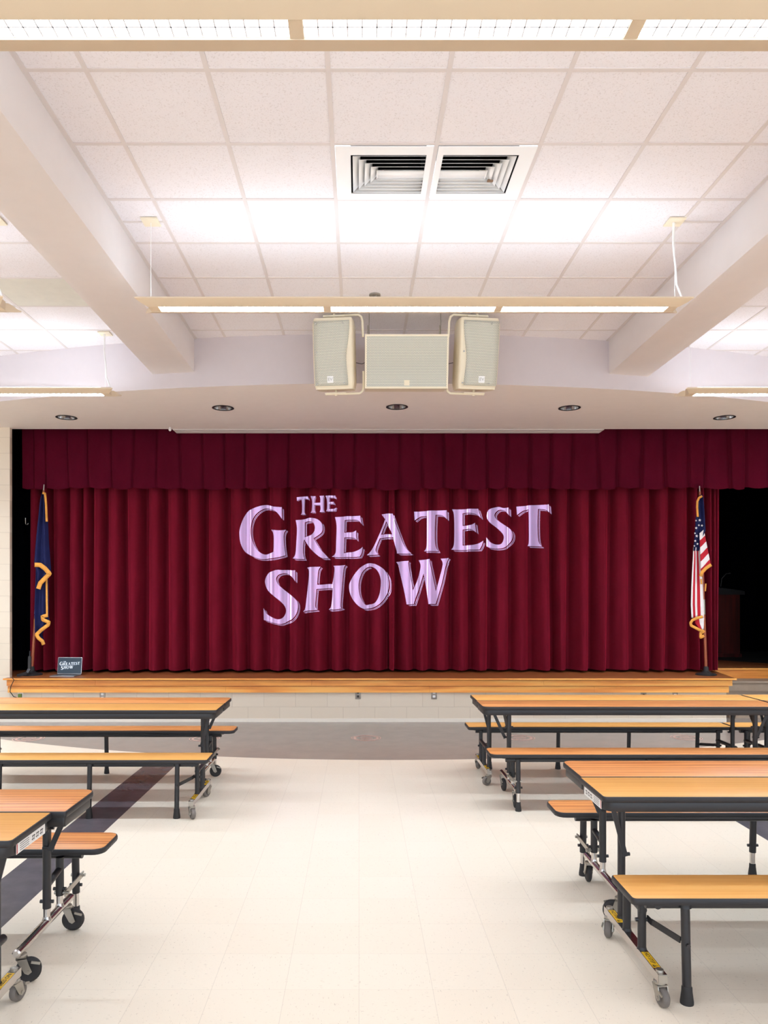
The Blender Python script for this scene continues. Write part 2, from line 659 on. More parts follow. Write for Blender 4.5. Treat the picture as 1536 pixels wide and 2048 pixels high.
# block wall around and below the stage opening
WY = 9.45
STAGE_Z = 0.568
OPEN_L, OPEN_R = -4.468, 6.05
b = MB()
b.box((-10, WY, 0), (OPEN_L, WY + 0.06, SOFFIT))
b.box((OPEN_R, WY, 0), (10, WY + 0.06, SOFFIT))
b.box((OPEN_L, WY, 0), (4.70, WY + 0.06, STAGE_Z - 0.03))
b.add([(4.70, WY, 0), (4.70, WY, 0.54), (4.96, 10.68, 0.54), (4.96, 10.68, 0)], [(0, 3, 2, 1)])
struct(b.build('wall_front', M['block']))
b = MB(); b.box((-10, WY - 0.008, 0), (4.70, WY, 0.045))
struct(b.build('baseboard_front', plain('cream base trim', rgb(244, 234, 220), 0.35)))
b = MB(); b.box((-10, WY + 0.061, SOFFIT + 0.14), (10, WY + 0.08, 5.2))
struct(b.build('wall_above_opening', M['black_cloth']))

# side walls of the hall stand well outside the frame
b = MB(); b.box((-10.1, -6, 0), (-10, 9.5, CEIL)); struct(b.build('wall_left', M['paint']))
b = MB(); b.box((10, -6, 0), (10.1, 9.5, CEIL)); struct(b.build('wall_right', M['paint']))
# stage
st = empty('stage_platform', (0, 0, 0)); struct(st)
b = MB()
b.slab([(-4.50, 9.35), (4.77, 9.35), (5.03, 10.68), (6.9, 10.68), (5.85, 11.95), (4.3, 11.95), (4.3, 10.9), (-5.2, 10.9), (-5.2, 9.515), (-4.50, 9.515)], STAGE_Z - 0.022, STAGE_Z, 0.004)
b.build('stage_floor', M['stage_floor'], st)
b = MB(); b.slab([(-5.5, 10.9), (4.3, 10.9), (4.3, 11.95), (5.85, 11.95), (6.9, 10.68), (9, 10.68), (9, 15), (-5.5, 15)], STAGE_Z - 0.022, STAGE_Z - 0.001)
b.build('backstage_floor', M['black_floor'], st)
b = MB()
b.slab([(-4.505, 9.340), (4.775, 9.340), (4.775, 9.36), (-4.505, 9.36)], STAGE_Z - 0.020, STAGE_Z + 0.001, 0.006)
b.bar((4.772, 9.35, STAGE_Z - 0.01), (5.03, 10.66, STAGE_Z - 0.01), 0.021, 0.02, (1, 0, 0))
b.build('nosing', M['stage_oak'], st)


def apron_board(y, z0, z1, xr, splits):
    b = MB()
    pts = [-4.478] + splits + [xr]
    for i in range(len(pts) - 1):
        b.box((pts[i] + 0.001, y, z0), (pts[i + 1] - 0.001, WY, z1))
    b.bar((xr - 0.006, y, (z0 + z1) / 2), (xr + 0.22, 10.66, (z0 + z1) / 2), z1 - z0, 0.012, (1, 0, 0))
    return b.build('apron_board', M['stage_oak'], st)


apron_board(9.385, 0.470, 0.540, 4.745, [-3.35, -0.6, 2.35])
apron_board(9.412, 0.381, 0.461, 4.715, [-1.7, 0.9, 3.0])
b = MB()
b.box((5.03, 10.66, 0.42), (8.5, 10.70, STAGE_Z - 0.001))
b.box((5.03, 10.64, STAGE_Z - 0.022), (8.5, 10.68, STAGE_Z + 0.001))
b.build('rear_apron_board', M['stage_oak'], st)

# steps beside the apron
b = MB()
for k, (z, y) in enumerate(((0.42, 10.36), (0.28, 10.05), (0.14, 9.74))):
    b.box((4.99 - 0.05 * k, y, 0), (8.0, 10.66, z - 0.012))
    b.box((4.99 - 0.05 * k, y - 0.02, z - 0.03), (8.0, 10.66, z))
struct(b.build('stage_steps', M['step']))

# ------------------------------------------------------------------ drapes
def pleats(edges, ztop, zbot, y0, amp, name, mat, rows=36, per=20, seed=1, n_top=4.5, n_bot=1.9, drift=0.03, knife=False, scallop=0.0, parent=None):
    r = random.Random(seed)
    ne = len(edges)
    drf = [r.uniform(-drift, drift) for _ in range(ne)]
    ph = [r.uniform(0, 6.28) for _ in range(ne)]
    am = [amp * r.uniform(0.72, 1.12) for _ in range(ne)]
    drf[0] = drf[-1] = 0.0
    lean = [r.uniform(-0.45, 0.45) for _ in range(ne)]
    ridge = [r.uniform(0.1, 0.9) for _ in range(ne)]
    rh = [r.uniform(-0.022, 0.03) for _ in range(ne)]
    hem = [r.uniform(-scallop, scallop) for _ in range(ne)]
    g = []
    for i in range(rows + 1):
        h = i / rows
        row = []
        for e in range(ne - 1):
            a = edges[e] + drf[e] * h * h + 0.006 * math.sin(ph[e] + 4 * h) * h
            c = edges[e + 1] + drf[e + 1] * h * h + 0.006 * math.sin(ph[e + 1] + 4 * h) * h
            for k in range(per):
                t = k / per
                if knife:
                    p = min(1.0, t / 0.07) * (1 - 0.62 * t) if t < 0.93 else (1 - 0.62 * 0.93) * (1 - (t - 0.93) / 0.07)
                    d = am[e] * p
                else:
                    nn = n_top + (n_bot - n_top) * h ** 0.8
                    tt = min(1.0, max(0.0, (t - 0.075) / 0.85))
                    tt = tt + lean[e] * h * tt * (1 - tt)
                    p = 1 - abs(2 * tt - 1) ** nn
                    d = am[e] * p * (1.0 + 0.25 * h)
                    d += rh[e] * (0.25 + h) * math.exp(-((t - ridge[e]) / 0.10) ** 2) * min(1, 6 * t * (1 - t))
                    d += 0.008 * math.sin(6.28 * t + ph[e]) * h
                z = ztop + (zbot - ztop) * h + (hem[e] * h if scallop else 0.0) - (0.02 * abs(math.sin(math.pi * t)) * h if scallop else 0)
                row.append((a + (c - a) * t, y0 - d, z))
        row.append((edges[-1] + drf[-1] * h * h, y0, row[-1][2]))
        g.append(row)
    b = MB(); b.grid(g)
    return b.build(name, mat, parent, angle=180)


CY = 10.17        # plane the curtain hangs from
CZ0, CZ1 = 4.3, 0.605
px_left = [60, 84, 103, 137, 165, 185, 214, 250, 292, 332, 371, 413, 456, 495, 534, 577, 613, 658, 695, 734, 776]
px_right = [777, 790, 827, 861, 903, 941, 982, 1022, 1062, 1103, 1141, 1183, 1223, 1263, 1303, 1342, 1380, 1397, 1408, 1419, 1429, 1439]
ex = lambda l, Y: [(p - VX) * Y / F for p in l]
tag(pleats(ex(px_left, 10.08), CZ0, CZ1, CY, 0.185, 'stage_curtain', M['velvet'], seed=3, per=22),
    'long burgundy velvet stage curtain half beside the navy flag', 'curtain', 'burgundy velvet stage curtains')
tag(pleats(ex(px_right, 10.08), CZ0, CZ1, CY + 0.02, 0.185, 'stage_curtain', M['velvet'], seed=11, per=22, drift=0.035),
    'long burgundy velvet stage curtain half behind the stars and stripes flag', 'curtain', 'burgundy velvet stage curtains')
px_val = [42, 66, 88, 133, 174, 221, 268, 313, 358, 404, 447, 491, 536, 579, 627, 668, 712, 755, 801, 843, 887, 930, 973, 1016, 1060, 1104, 1149, 1196, 1238, 1286, 1329, 1377, 1414, 1458, 1493, 1540, 1585, 1630]
tag(pleats(ex(px_val, 9.78), 4.3, 3.045, 9.84, 0.075, 'curtain_valance', M['velvet_shaded'], rows=18, per=20, seed=5, knife=True, drift=0.03, scallop=0.014),
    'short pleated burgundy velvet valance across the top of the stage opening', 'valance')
tag(pleats([-5.9 + 0.2 * i for i in range(9)], 4.6, 0.585, 10.36, 0.05, 'side_curtain', M['black_cloth'], rows=6, seed=8),
    'black side drape at the left edge of the stage behind the navy flag', 'curtain')
tag(pleats([-5.9 + 0.32 * i for i in range(48)], 5.2, 0.562, 13.9, 0.08, 'backdrop_curtain', M['black_cloth'], rows=4, per=10, seed=9),
    'black drape closing off the dark back of the stage', 'curtain')
b = MB()
b.add([(-6, 9.5, 5.2), (9, 9.5, 5.2), (9, 14.5, 5.2), (-6, 14.5, 5.2)], [(0, 1, 2, 3)])
b.add([(-6, 9.52, 0.5), (-6, 14.5, 0.5), (-6, 14.5, 5.2), (-6, 9.52, 5.2)], [(0, 1, 2, 3)])
b.add([(9, 9.52, 0.0), (9, 14.5, 0.0), (9, 14.5, 5.2), (9, 9.52, 5.2)], [(0, 1, 2, 3)])
b.add([(-6, 14.5, 0.0), (9, 14.5, 0.0), (9, 14.5, 5.2), (-6, 14.5, 5.2)], [(0, 1, 2, 3)])
struct(b.build('wall_backstage', M['black_cloth']))

# screen housing in the head of the opening
sc_ = empty('projection_screen_case', (0.45, 9.66, SOFFIT - 0.006))
tag(sc_, 'long retracted projection screen case in the head of the stage opening', 'projection screen')
b = MB()
b.box((-2.86, -0.115, 0.0), (2.72, -0.02, 0.12)); b.box((-2.86, 0.0, 0.0), (2.72, 0.10, 0.12)); b.box((-2.86, -0.02, 0.03), (2.72, 0.0, 0.12))
b.build('case', M['paint'], sc_)
b = MB(); b.box((-2.80, -0.018, 0.006), (2.66, -0.002, 0.022)); b.build('slot', M['dark_hole'], sc_)
b = MB(); b.lathe([(0.012, 0.0), (0.016, -0.012), (0.02, -0.03), (0.012, -0.045), (0.002, -0.05)], (0, 0, 0), n=14)
b.tube([(0, 0, 0.01), (0, 0, -0.006)], 0.008)
tag(b.build('ceiling_hook', M['white_metal'], loc=at(340, 853, 9.44) * 1.0), 'tiny white hook under the soffit at the left end of the screen case', 'hook')
bpy.data.objects['ceiling_hook'].location.z = SOFFIT

# recessed downlights
dl = empty('recessed_downlight', (*DOWN[0], SOFFIT))
b = MB(); b.lathe([(HOLE - 0.002, 0.0), (HOLE + 0.012, -0.001), (HOLE + 0.014, -0.004), (HOLE - 0.004, -0.006), (HOLE - 0.010, 0.0)], close=False, n=32)
b.build('trim_ring', M['ink'], dl)
b = MB(); b.lathe([(HOLE - 0.006, -0.003), (0.100, 0.05), (0.085, 0.12), (0.062, 0.17)], close=False, n=32)
b.build('reflector', M['chrome'], dl)
b = MB(); b.lathe([(0.062, 0.165), (0.060, 0.175), (0.0, 0.176)], close=False, n=24); b.lathe([(0.0, 0.08), (0.03, 0.085), (0.034, 0.12), (0.018, 0.165)], close=False, n=16, mat=1)
b.build('lamp_socket', [M['dark_hole'], M['louver']], dl)
DL_LAB = ['unlit round downlight in the soffit at far left, above the navy flag',
          'second unlit round downlight from the left in the soffit',
          'middle unlit round downlight in the soffit, below the loudspeaker cluster',
          'fourth unlit round downlight from the left in the soffit',
          'unlit round downlight in the soffit at far right, above the stars and stripes flag']
for i, (x, y) in enumerate(DOWN):
    o = dl if i == 0 else copy_tree(dl)
    o.location = (x, y, SOFFIT)
    tag(o, DL_LAB[i], 'downlight', 'recessed downlights in the soffit')

# ------------------------------------------------------------------ pendant lights
def make_pendant(x0, x1, nseg, yc, label, cable_xs, thick=(), zl=3.650):
    """linear pendant running along x from x0 to x1"""
    root = empty('pendant_light', ((x0 + x1) / 2, yc, zl))
    tag(root, label, 'pendant light', 'linear pendant lights hung from the ceiling')
    hl = (x1 - x0) / 2
    hw, lw = 0.138, 0.043
    zw = 0.020
    seg = 1.208
    gap = 0.05
    tot = nseg * seg
    # housing: two sloping wings, end panels, and the strips between the louvers
    b = MB()
    for s in (-1, 1):
        q = [(s * lw, 0.0), (s * (lw + 0.004), -0.006), (s * 0.10, 0.006), (s * hw, zw), (s * hw, zw + 0.009), (s * 0.11, 0.034), (s * 0.085, 0.048), (s * 0.06, 0.054), (s * lw, 0.05)]
        ends = []
        for sx in (-1, 1):
            ends.append([(sx * (hl - 0.10 * (hw - abs(y)) / hw), y, z) for y, z in q])
        n = len(q)
        vs = ends[0] + ends[1]
        fs = [(i, (i + 1) % n, n + (i + 1) % n, n + i) for i in range(n)] + [tuple(range(n)), tuple(n + i for i in reversed(range(n)))]
        b.add(vs, fs)
    cuts = [-hl + 0.07]
    for k in range(nseg + 1):
        cuts.append(-tot / 2 + k * seg)
    spans = []
    for k in range(nseg + 1):
        xx = -tot / 2 + k * seg
        a, c = xx - gap / 2, xx + gap / 2
        if k == 0: a = -hl + 0.07
        if k == nseg: c = hl - 0.07
        spans.append((a, c))
    for a, c in spans:
        b.box((a, -lw - 0.001, -0.004), (c, lw + 0.001, 0.06))
    b.build('housing', M['fixture'], root)
    for k in range(nseg):
        a, c = spans[k][1], spans[k + 1][0]
        b = MB()
        m = int((c - a) / 0.052)
        for i in range(m + 1):
            x = a + (c - a) * i / m
            b.box((x - 0.0026, -lw, 0.001), (x + 0.0026, lw, 0.013))
        b.box((a, -0.006, 0.001), (c, -0.001, 0.013))
        for y in (-lw * 0.995, lw * 0.995):
            b.box((a, y - 0.001, 0.0), (c, y + 0.001, 0.013))
        b.build('louver', M['louver'], root)
        b = MB(); b.add([(a, -lw, 0.014), (a, lw, 0.014), (c, lw, 0.014), (c, -lw, 0.014)], [(0, 1, 2, 3)])
        b.build('lower_tubes', M['lamp_down_bay'] if yc > 7 else M['lamp_down_stage'] if yc > 4 else M['lamp_down'], root)
    b = MB()
    b.add([(-hl + 0.15, -0.055, 0.057), (hl - 0.15, -0.055, 0.057), (hl - 0.15, 0.055, 0.057), (-hl + 0.15, 0.055, 0.057)], [(0, 1, 2, 3)])
    b.build('upper_tubes', M['lamp_up'], root)
    for i, cx in enumerate(cable_xs):
        lx = cx - root.location.x
        b = MB(); b.box((lx - 0.058, -0.058, CEIL - zl - 0.014), (lx + 0.058, 0.058, CEIL - zl - 0.004))
        b.build('canopy', M['cream_metal'], root)
        b = MB()
        b.tube([(lx, 0, CEIL - zl - 0.012), (lx, 0, 0.07)], 0.0022, 6)
        if i in thick:
            b.tube([(lx - 0.01, 0, CEIL - zl - 0.012), (lx - 0.012, 0, 0.45), (lx + 0.004, 0, 0.30), (lx + 0.012, 0, 0.17), (lx + 0.04, 0, 0.10), (lx + 0.05, 0, 0.07)], 0.007, 8)
        b.build('cable', M['white_metal'], root)
    return root


make_pendant(-1.545, 2.305, 3, 2.634, 'long cream pendant light across the very top of the picture, three lit louvers', (-1.47, 2.23))
make_pendant(-1.545, 2.305, 3, 5.215, 'long cream pendant light in the middle bay just above the loudspeakers', (-1.47, 2.23), (1,))
make_pendant(-6.3, -2.44, 3, 7.45, 'cream pendant light in the left bay near the curved header', (-6.2, -2.56), (1,))
make_pendant(-6.3, -2.44, 3, 5.20, 'cream pendant light at the left edge in front of another, only its end tip showing', (-6.2, -2.56), (1,))
make_pendant(3.24, 7.1, 3, 7.45, 'cream pendant light in the right bay near the curved header', (3.34, 7.0))

# the rest of the hall's pendants hang outside the frame and light the room
for x0, x1, y in ((-1.545, 2.305, 0.06), (-1.545, 2.305, -2.51), (-6.3, -2.44, 2.63), (-6.3, -2.44, 0.06), (3.24, 7.1, 5.20), (3.24, 7.1, 2.63), (3.24, 7.1, 0.06)):
    o = make_pendant(x0, x1, 3, y, 'cream pendant light hanging outside the picture', (x0 + 0.1, x1 - 0.1))
    del o['label'], o['category'], o['group']
    o['kind'] = 'structure'

# ------------------------------------------------------------------ ceiling diffusers
def diffuser(x0, y0, side, label):
    """three-way diffuser in one ceiling tile; side = -1: the blades turn the corner on the left"""
    root = empty('ceiling_diffuser', (x0 + P / 2, y0 + P / 2, CEIL - 0.006))
    tag(root, label, 'air vent', 'ceiling air diffusers')
    h = P / 2 - 0.014
    ax0, ax1, ay0, ay1 = (-0.20, 0.255, -0.21, 0.215)
    b = MB()
    for (a, c) in (((-h, -h), (h, ay0)), ((-h, ay1), (h, h)), ((-h, ay0), (ax0, ay1)), ((ax1, ay0), (h, ay1))):
        if side < 0:
            b.box((a[0], a[1], -0.006), (c[0], c[1], 0.0))
        else:
            b.box((-c[0], a[1], -0.006), (-a[0], c[1], 0.0))
    b.build('face_plate', M['white_metal'], root)
    b = MB()
    for k in range(5):
        d = 0.012 + 0.037 * k
        e = 0.046
        sgn = 1 if side < 0 else -1
        X0, X1 = ax0 + d, ax1
        Y0, Y1 = ay0 + d, ay1 - d
        lo, up = -0.005, 0.024
        def P3(x, y, z):
            return (sgn * x, y, z)
        def strip(p, q, r_, s_):
            vs = [P3(*p), P3(*q), P3(*r_), P3(*s_)]
            b.add(vs, [(0, 1, 2, 3)])
        strip((X0, Y0, lo), (X1, Y0, lo), (X1, Y0 + e, up), (X0 + e, Y0 + e, up))
        strip((X0, Y1, lo), (X1, Y1, lo), (X1, Y1 - 0.022, 0.034), (X0 + e, Y1 - 0.022, 0.034))
        strip((X0, Y1 - 0.006, lo), (X1, Y1 - 0.006, lo), (X1, Y1 + 0.001, lo), (X0, Y1 + 0.001, lo))
        strip((X0, Y0, lo), (X0, Y1, lo), (X0 + e, Y1 - e, up), (X0 + e, Y0 + e, up))
    d = 0.012 + 0.037 * 4 + 0.01
    b.add([P3(ax0 + d, ay0 + d, -0.003), P3(ax1, ay0 + d, -0.003), P3(ax1, ay1 - d, -0.003), P3(ax0 + d, ay1 - d, -0.003)], [(0, 1, 2, 3)])
    b.build('blades', M['white_metal'], root, angle=10, solid=0.002)
    b = MB()
    hb = 0.30
    if side > 0:
        d_ = MB()
        d_.slab([(0.074 + r_ * math.cos(w_), 0.066 + 0.8 * r_ * math.sin(w_)) for w_, r_ in ((0, .020), (0.8, .026), (1.6, .018), (2.4, .024), (3.2, .020), (4.0, .027), (4.8, .016), (5.6, .022))], -0.0065, -0.0035)
        sp_ = d_.build('stain', plain('brown stain', rgb(150, 118, 92), 0.9, noise=0.5), root)
        sp_['label'] = 'small brown stain'
    for (a, c) in (((ax0, ay0, hb), (ax1, ay1, hb + 0.002)), ((ax0, ay0, 0.0), (ax0 + 0.002, ay1, hb)), ((ax1 - 0.002, ay0, 0.0), (ax1, ay1, hb)), ((ax0, ay0, 0.0), (ax1, ay0 + 0.002, hb)), ((ax0, ay1 - 0.002, 0), (ax1, ay1, hb))):
        if side < 0:
            b.box(a, c)
        else:
            b.box((-c[0], a[1], a[2]), (-a[0], c[1], c[2]))
    b.build('duct', M['dark_hole'], root)
    return root


diffuser(COL0, ROW0, -1, 'left of two white square ceiling air diffusers, blades mitred on its left')
diffuser(COL0 + P, ROW0, 1, 'right of two white square ceiling air diffusers, brown spot on its blades')
bpy.data.objects['ceiling'].data.update()

b = MB(); b.lathe([(0.05, 0.0), (0.05, -0.012), (0.035, -0.018), (0.02, -0.02), (0.02, -0.04), (0.03, -0.045), (0.0, -0.05)], close=False, n=20)
for k in range(4):
    w = k * math.pi / 2 + 0.4
    b.box((0.028 * math.cos(w) - 0.004, 0.028 * math.sin(w) - 0.004, -0.05), (0.028 * math.cos(w) + 0.004, 0.028 * math.sin(w) + 0.004, -0.012))
tag(b.build('sprinkler_head', M['steel'], loc=(0.14, 6.5, CEIL - 0.0)), 'small round metal sprinkler head on the ceiling behind the middle pendant light', 'sprinkler')

# ------------------------------------------------------------------ loudspeakers
SY = 6.85
def speaker_center():
    root = empty('center_loudspeaker', (0.44, SY, 3.542))
    TH = math.radians(11)
    root.rotation_euler.x = TH
    tag(root, 'wide cream box loudspeaker hung in the middle of the cluster', 'loudspeaker', 'loudspeaker cluster under the ceiling')
    w, h, d = 0.385, 0.480, 0.38
    b = MB()
    b.box((-w, 0.02, 0), (w, d, h))
    t = 0.016
    for a, c in (((-w, 0, 0), (w, 0.02, t)), ((-w, 0, h - t), (w, 0.02, h)), ((-w, 0, t), (-w + t, 0.02, h - t)), ((w - t, 0, t), (w, 0.02, h - t))):
        b.box(a, c)
    b.build('cabinet', M['cream_metal'], root)
    b = MB(); b.box((-w + t, 0.006, t), (w - t, 0.018, h - t)); b.build('grille', M['grille'], root)
    b = MB(); b.box((-0.022, 0.0, 0.026), (0.028, 0.008, 0.076)); b.build('badge', M['cream_metal'], root)
    for x in (-0.345, 0.325):
        b = MB(); b.tube([(0, 0, -0.01), (0, 0, CEIL - 0.004 - (3.542 + 0.16 * math.sin(TH) + h * math.cos(TH)))], 0.004, 8); b.tube([(-0.012, -0.02, -0.01), (-0.012, -0.02, 0.10)], 0.006, 8)
        b.build('hanging_rod', M['steel'], root, (x, 0.16, h)).rotation_euler.x = -TH
    return root


def ev_logo(parent, loc, size):
    me = text_mesh('EV', size, 0.0004)
    me.materials.clear(); me.materials.append(M['steel'])
    o = link('logo', me, parent, loc)
    o.rotation_euler = (math.pi / 2, 0, 0)
    return o


def speaker_side(s, label):
    """s=-1 left, +1 right; the cabinet is turned outwards"""
    root = empty('side_loudspeaker', (0.435 + s * 0.668, SY + 0.03, 3.545), s * math.radians(6))
    root.rotation_euler.x = math.radians(11)
    tag(root, label, 'loudspeaker', 'loudspeaker cluster under the ceiling')
    W, H, D = 0.375, 0.635, 0.32
    # plan outline: wide in front, tapering to the back; front bulges a little in height
    b = MB()
    rows = []
    nz = 12
    sec = []
    for i in range(nz + 1):
        z = H * i / nz
        bulge = 0.02 * math.sin(math.pi * i / nz)
        k = 0.0 if 0 < i < nz else 0.012
        out = rounded(-W / 2 + k, -bulge + k, W / 2 - k, D - k, [0.03, 0.03, 0.09, 0.09], 4)
        sec.append([(x, y, z) for x, y in out])
    n = len(sec[0])
    vs = [p for r in sec for p in r]
    fs = []
    for i in range(nz):
        for j in range(n):
            l = (j + 1) % n
            fs.append((i * n + j, i * n + l, (i + 1) * n + l, (i + 1) * n + j))
    fs.append(tuple(reversed(range(n)))); fs.append(tuple(nz * n + j for j in range(n)))
    b.add(vs, fs)
    b.build('cabinet', M['cream_metal'], root)
    # grille with one waisted edge on the inner side
    b = MB()
    g = []
    inner = -s
    for i in range(21):
        t = i / 20
        z = 0.03 + (H - 0.06) * t
        waist = 0.02 * math.sin(math.pi * t) ** 2 + 0.028 * (1 / (1 + math.exp(-(0.55 - t) * 14)))
        bulge = 0.02 * math.sin(math.pi * z / H) + 0.006
        xi = inner * (W / 2 - 0.030 - waist * 0.8)
        xo = -inner * (W / 2 - 0.014)
        a, c = min(xi, xo), max(xi, xo)
        g.append([(a + (c - a) * j / 6, -bulge, z) for j in range(7)])
    b.grid(g)
    b.build('grille', M['grille'], root, solid=0.006)
    b = MB(); b.box((-0.028 + s * 0.03, -0.024, 0.055), (0.028 + s * 0.03, -0.012, 0.115)); b.build('badge', M['white_metal'], root)
    ev_logo(root, (s * 0.03, -0.0245, 0.085), 0.04)
    for (sx, z) in ((-0.15, 0.05), (0.10, 0.05), (-0.15, 0.58), (0.10, 0.58), (-0.15, 0.33)):
        b = MB(); b.lathe([(0.008, -0.03), (0.007, -0.018), (0.006, -0.01)], (sx * 1.0, 0, z), 'y', 10)
        b.build('screw', M['steel'], root)
    # yoke bracket arms, above and below, reaching to the centre box
    for zz, nm in ((H + 0.035, 1), (-0.035, -1)):
        b = MB()
        path = [(s * 0.10, D * 0.42, zz), (-s * 0.10, D * 0.42, zz), (-s * 0.23, D * 0.40, zz), (-s * 0.256, D * 0.39, zz - nm * 0.02), (-s * 0.266, D * 0.385, zz - nm * 0.06), (-s * 0.268, D * 0.38, zz - nm * 0.20)]
        b.tube(path, 0.011, 8, sx=1.0)
        b.box((-0.10, D * 0.42 - 0.03, zz - 0.012 if nm > 0 else zz + 0.0), (0.10, D * 0.42 + 0.03, zz + 0.0 if nm > 0 else zz + 0.012))
        b.tube([(0, D * 0.42, zz - nm * 0.04), (0, D * 0.42, zz + nm * 0.018)], 0.012, 8)
        b.build('bracket', M['cream_metal'], root)
    b = MB(); b.tube([(-s * 0.17, D * 0.75, 0.26), (-s * 0.24, D * 0.8, 0.245), (-s * 0.30, D * 0.85, 0.27)], 0.003, 6)
    b.build('speaker_wire', M['ink'], root)
    return root


speaker_center()
speaker_side(-1, 'left cream loudspeaker of the cluster, turned outward on a yoke')
speaker_side(1, 'right cream loudspeaker of the cluster, turned outward on a yoke')

# ------------------------------------------------------------------ title lettering outlines (two lines of flared capitals)
ZA, ZB, ZC, ZD = (460, 970, 4.6545), (720, 980, 3.84), (510, 1100, 7.314), (690, 1100, 6.678)
GLYPHS = [
    (ZA, ['480,205* 410,200 340,188 265,198 185,235 125,310 92,395 85,460 98,545 135,615 190,655 270,685 340,690 420,675 518,655* 503,560 500,460 522,418* 450,420 383,415* 402,455 405,540 402,620* 350,648 300,640 250,600 215,540 195,470 193,400 210,320 250,262 310,225 370,222 430,250 482,315*']),
    (ZA, ['608,325* 655,323 705,318 750,305 805,315 848,350 860,400 845,445 775,495* 830,585 880,640 920,682* 860,680 820,660* 755,600 690,505* 680,560 680,640 695,690* 580,682* 605,640 615,520 620,400',
          '697,350* 740,338 772,350 787,390 778,435 745,470 697,487*']),
    (ZA, ['975,298* 1090,292 1210,285* 1215,320 1225,365* 1200,335 1160,322 1068,328* 1065,445* 1130,440 1172,422* 1170,470 1175,510* 1150,490 1065,488* 1060,635* 1130,625 1190,605 1235,575* 1225,630 1205,665* 1080,672 950,668* 980,630 985,550 990,400 985,340']),
    (ZA, ['618,112* 670,108 728,108* 735,140* 710,128 692,130* 690,200 690,250 703,275* 657,275* 668,255 670,190 665,135* 640,135 622,148*']),
    (ZA, ['750,103* 795,103* 785,130 783,165* 838,163* 838,125 830,100* 875,98* 868,130 868,225 880,250* 832,250* 840,225 838,185* 783,183* 782,225 792,255* 750,258* 760,230 762,150']),
    (ZA, ['888,100* 978,98* 985,130* 960,118 925,118* 925,160* 965,155* 972,185* 950,175 925,178* 925,225* 960,222 988,210* 980,240* 895,245* 905,215 903,140']),
    (ZB, ['165,187* 205,183 248,180* 300,330 340,430 395,488* 285,488* 283,465 252,362* 150,370* 122,440 120,470 138,495* 55,502* 80,475 120,400 195,225* 178,205',
          '205,240* 245,340* 160,342*']),
    (ZB, ['418,168* 530,160 665,155* 668,225* 630,195 580,190* 575,300 578,420 600,470* 490,470* 510,430 512,300 512,200* 460,205 422,235*']),
    (ZB, ['710,150* 800,147 905,143* 925,215* 890,185 830,175 785,178* 785,275* 850,270 882,252* 890,325* 850,300 785,303* 785,425* 850,425 905,410 945,388* 930,430 915,455* 830,460 705,460* 722,420 725,300 722,190']),
    (ZB, ['1145,135* 1148,195* 1110,160 1070,152 1040,175 1035,205 1060,235 1110,270 1160,305 1175,350 1160,400 1110,440 1050,450 1000,445 968,430* 968,362* 1000,400 1040,418 1080,415 1100,385 1100,345 1060,300 1005,255 975,215 975,180 1000,148 1060,130 1100,138']),
    (ZB, ['1200,128* 1320,118 1452,110* 1458,175* 1420,150 1365,145* 1362,260 1368,390 1395,432* 1290,432* 1300,400 1300,250 1298,150* 1250,160 1205,192*']),
    (ZC, ['582,292* 582,455* 540,395 480,350 410,340 340,360 305,415 330,490 400,560 500,640 590,720 625,800 610,900 560,985 480,1050 380,1080 280,1065 200,1045 130,1025* 125,850* 170,930 240,980 330,1010 410,985 455,910 440,830 370,750 270,670 190,590 150,490 155,420 210,335 300,290 380,290 500,297']),
    (ZC, ['770,262* 830,245 955,242* 920,310 905,505* 1130,500* 1150,380 1160,270 1145,228* 1325,222* 1295,290 1265,600 1250,820 1285,850* 1190,865 1085,875* 1115,830 1130,700 1135,560* 895,565* 880,750 880,830 910,870* 800,885 705,905* 740,840 770,600 790,400 790,300']),
    (ZD, ['300,185 200,235 110,340 62,450 60,540 90,640 160,730 240,782 310,785 400,755 500,680 570,580 590,480 580,370 530,270 440,205 370,180',
          '330,225 240,280 195,370 178,470 190,590 230,680 280,735 330,730 400,700 450,610 472,500 475,400 450,310 400,245']),
    (ZD, ['688,165* 770,148 850,143* 845,190 870,330 912,545* 960,420 1005,220 980,135* 1060,128 1135,122* 1140,180 1170,330 1212,550* 1260,370 1302,190 1275,115* 1385,108* 1340,220 1290,440 1210,720* 1120,725* 1090,550 1045,310* 1000,460 930,700 925,725* 820,725* 790,560 730,290 712,200']),
]


def parse_loop(z, s):
    """closed outline through the listed points; a star marks a sharp corner, the rest is smooth"""
    raw = []
    for w in s.split():
        c = w.endswith('*')
        x, y = w.rstrip('*').split(',')
        raw.append((Vector((z[0] + float(x) / z[2], z[1] + float(y) / z[2])), c))
    n = len(raw)
    out = []
    for i in range(n):
        (p1, c1), (p2, c2) = raw[i], raw[(i + 1) % n]
        p0 = raw[i - 1][0] if not c1 else p1 + (p1 - p2) * 0.5
        p3 = raw[(i + 2) % n][0] if not c2 else p2 + (p2 - p1) * 0.5
        if c1 and c2:
            out.append(p1)
            continue
        for k in range(4):
            t = k / 4
            out.append(0.5 * ((2 * p1) + (p2 - p0) * t + (2 * p0 - 5 * p1 + 4 * p2 - p3) * t * t + (3 * p1 - p0 - 3 * p2 + p3) * t ** 3))
    return out


def area(l):
    return 0.5 * sum(l[i - 1].x * l[i].y - l[i].x * l[i - 1].y for i in range(len(l)))


def inside(p, l):
    r = False
    for i in range(len(l)):
        a, c = l[i - 1], l[i]
        if (a.y > p.y) != (c.y > p.y) and p.x < (c.x - a.x) * (p.y - a.y) / (c.y - a.y) + a.x:
            r = not r
    return r


FACES = [[parse_loop(z, s) for s in ls] for z, ls in GLYPHS]
ALL = [l for ls in FACES for l in ls]


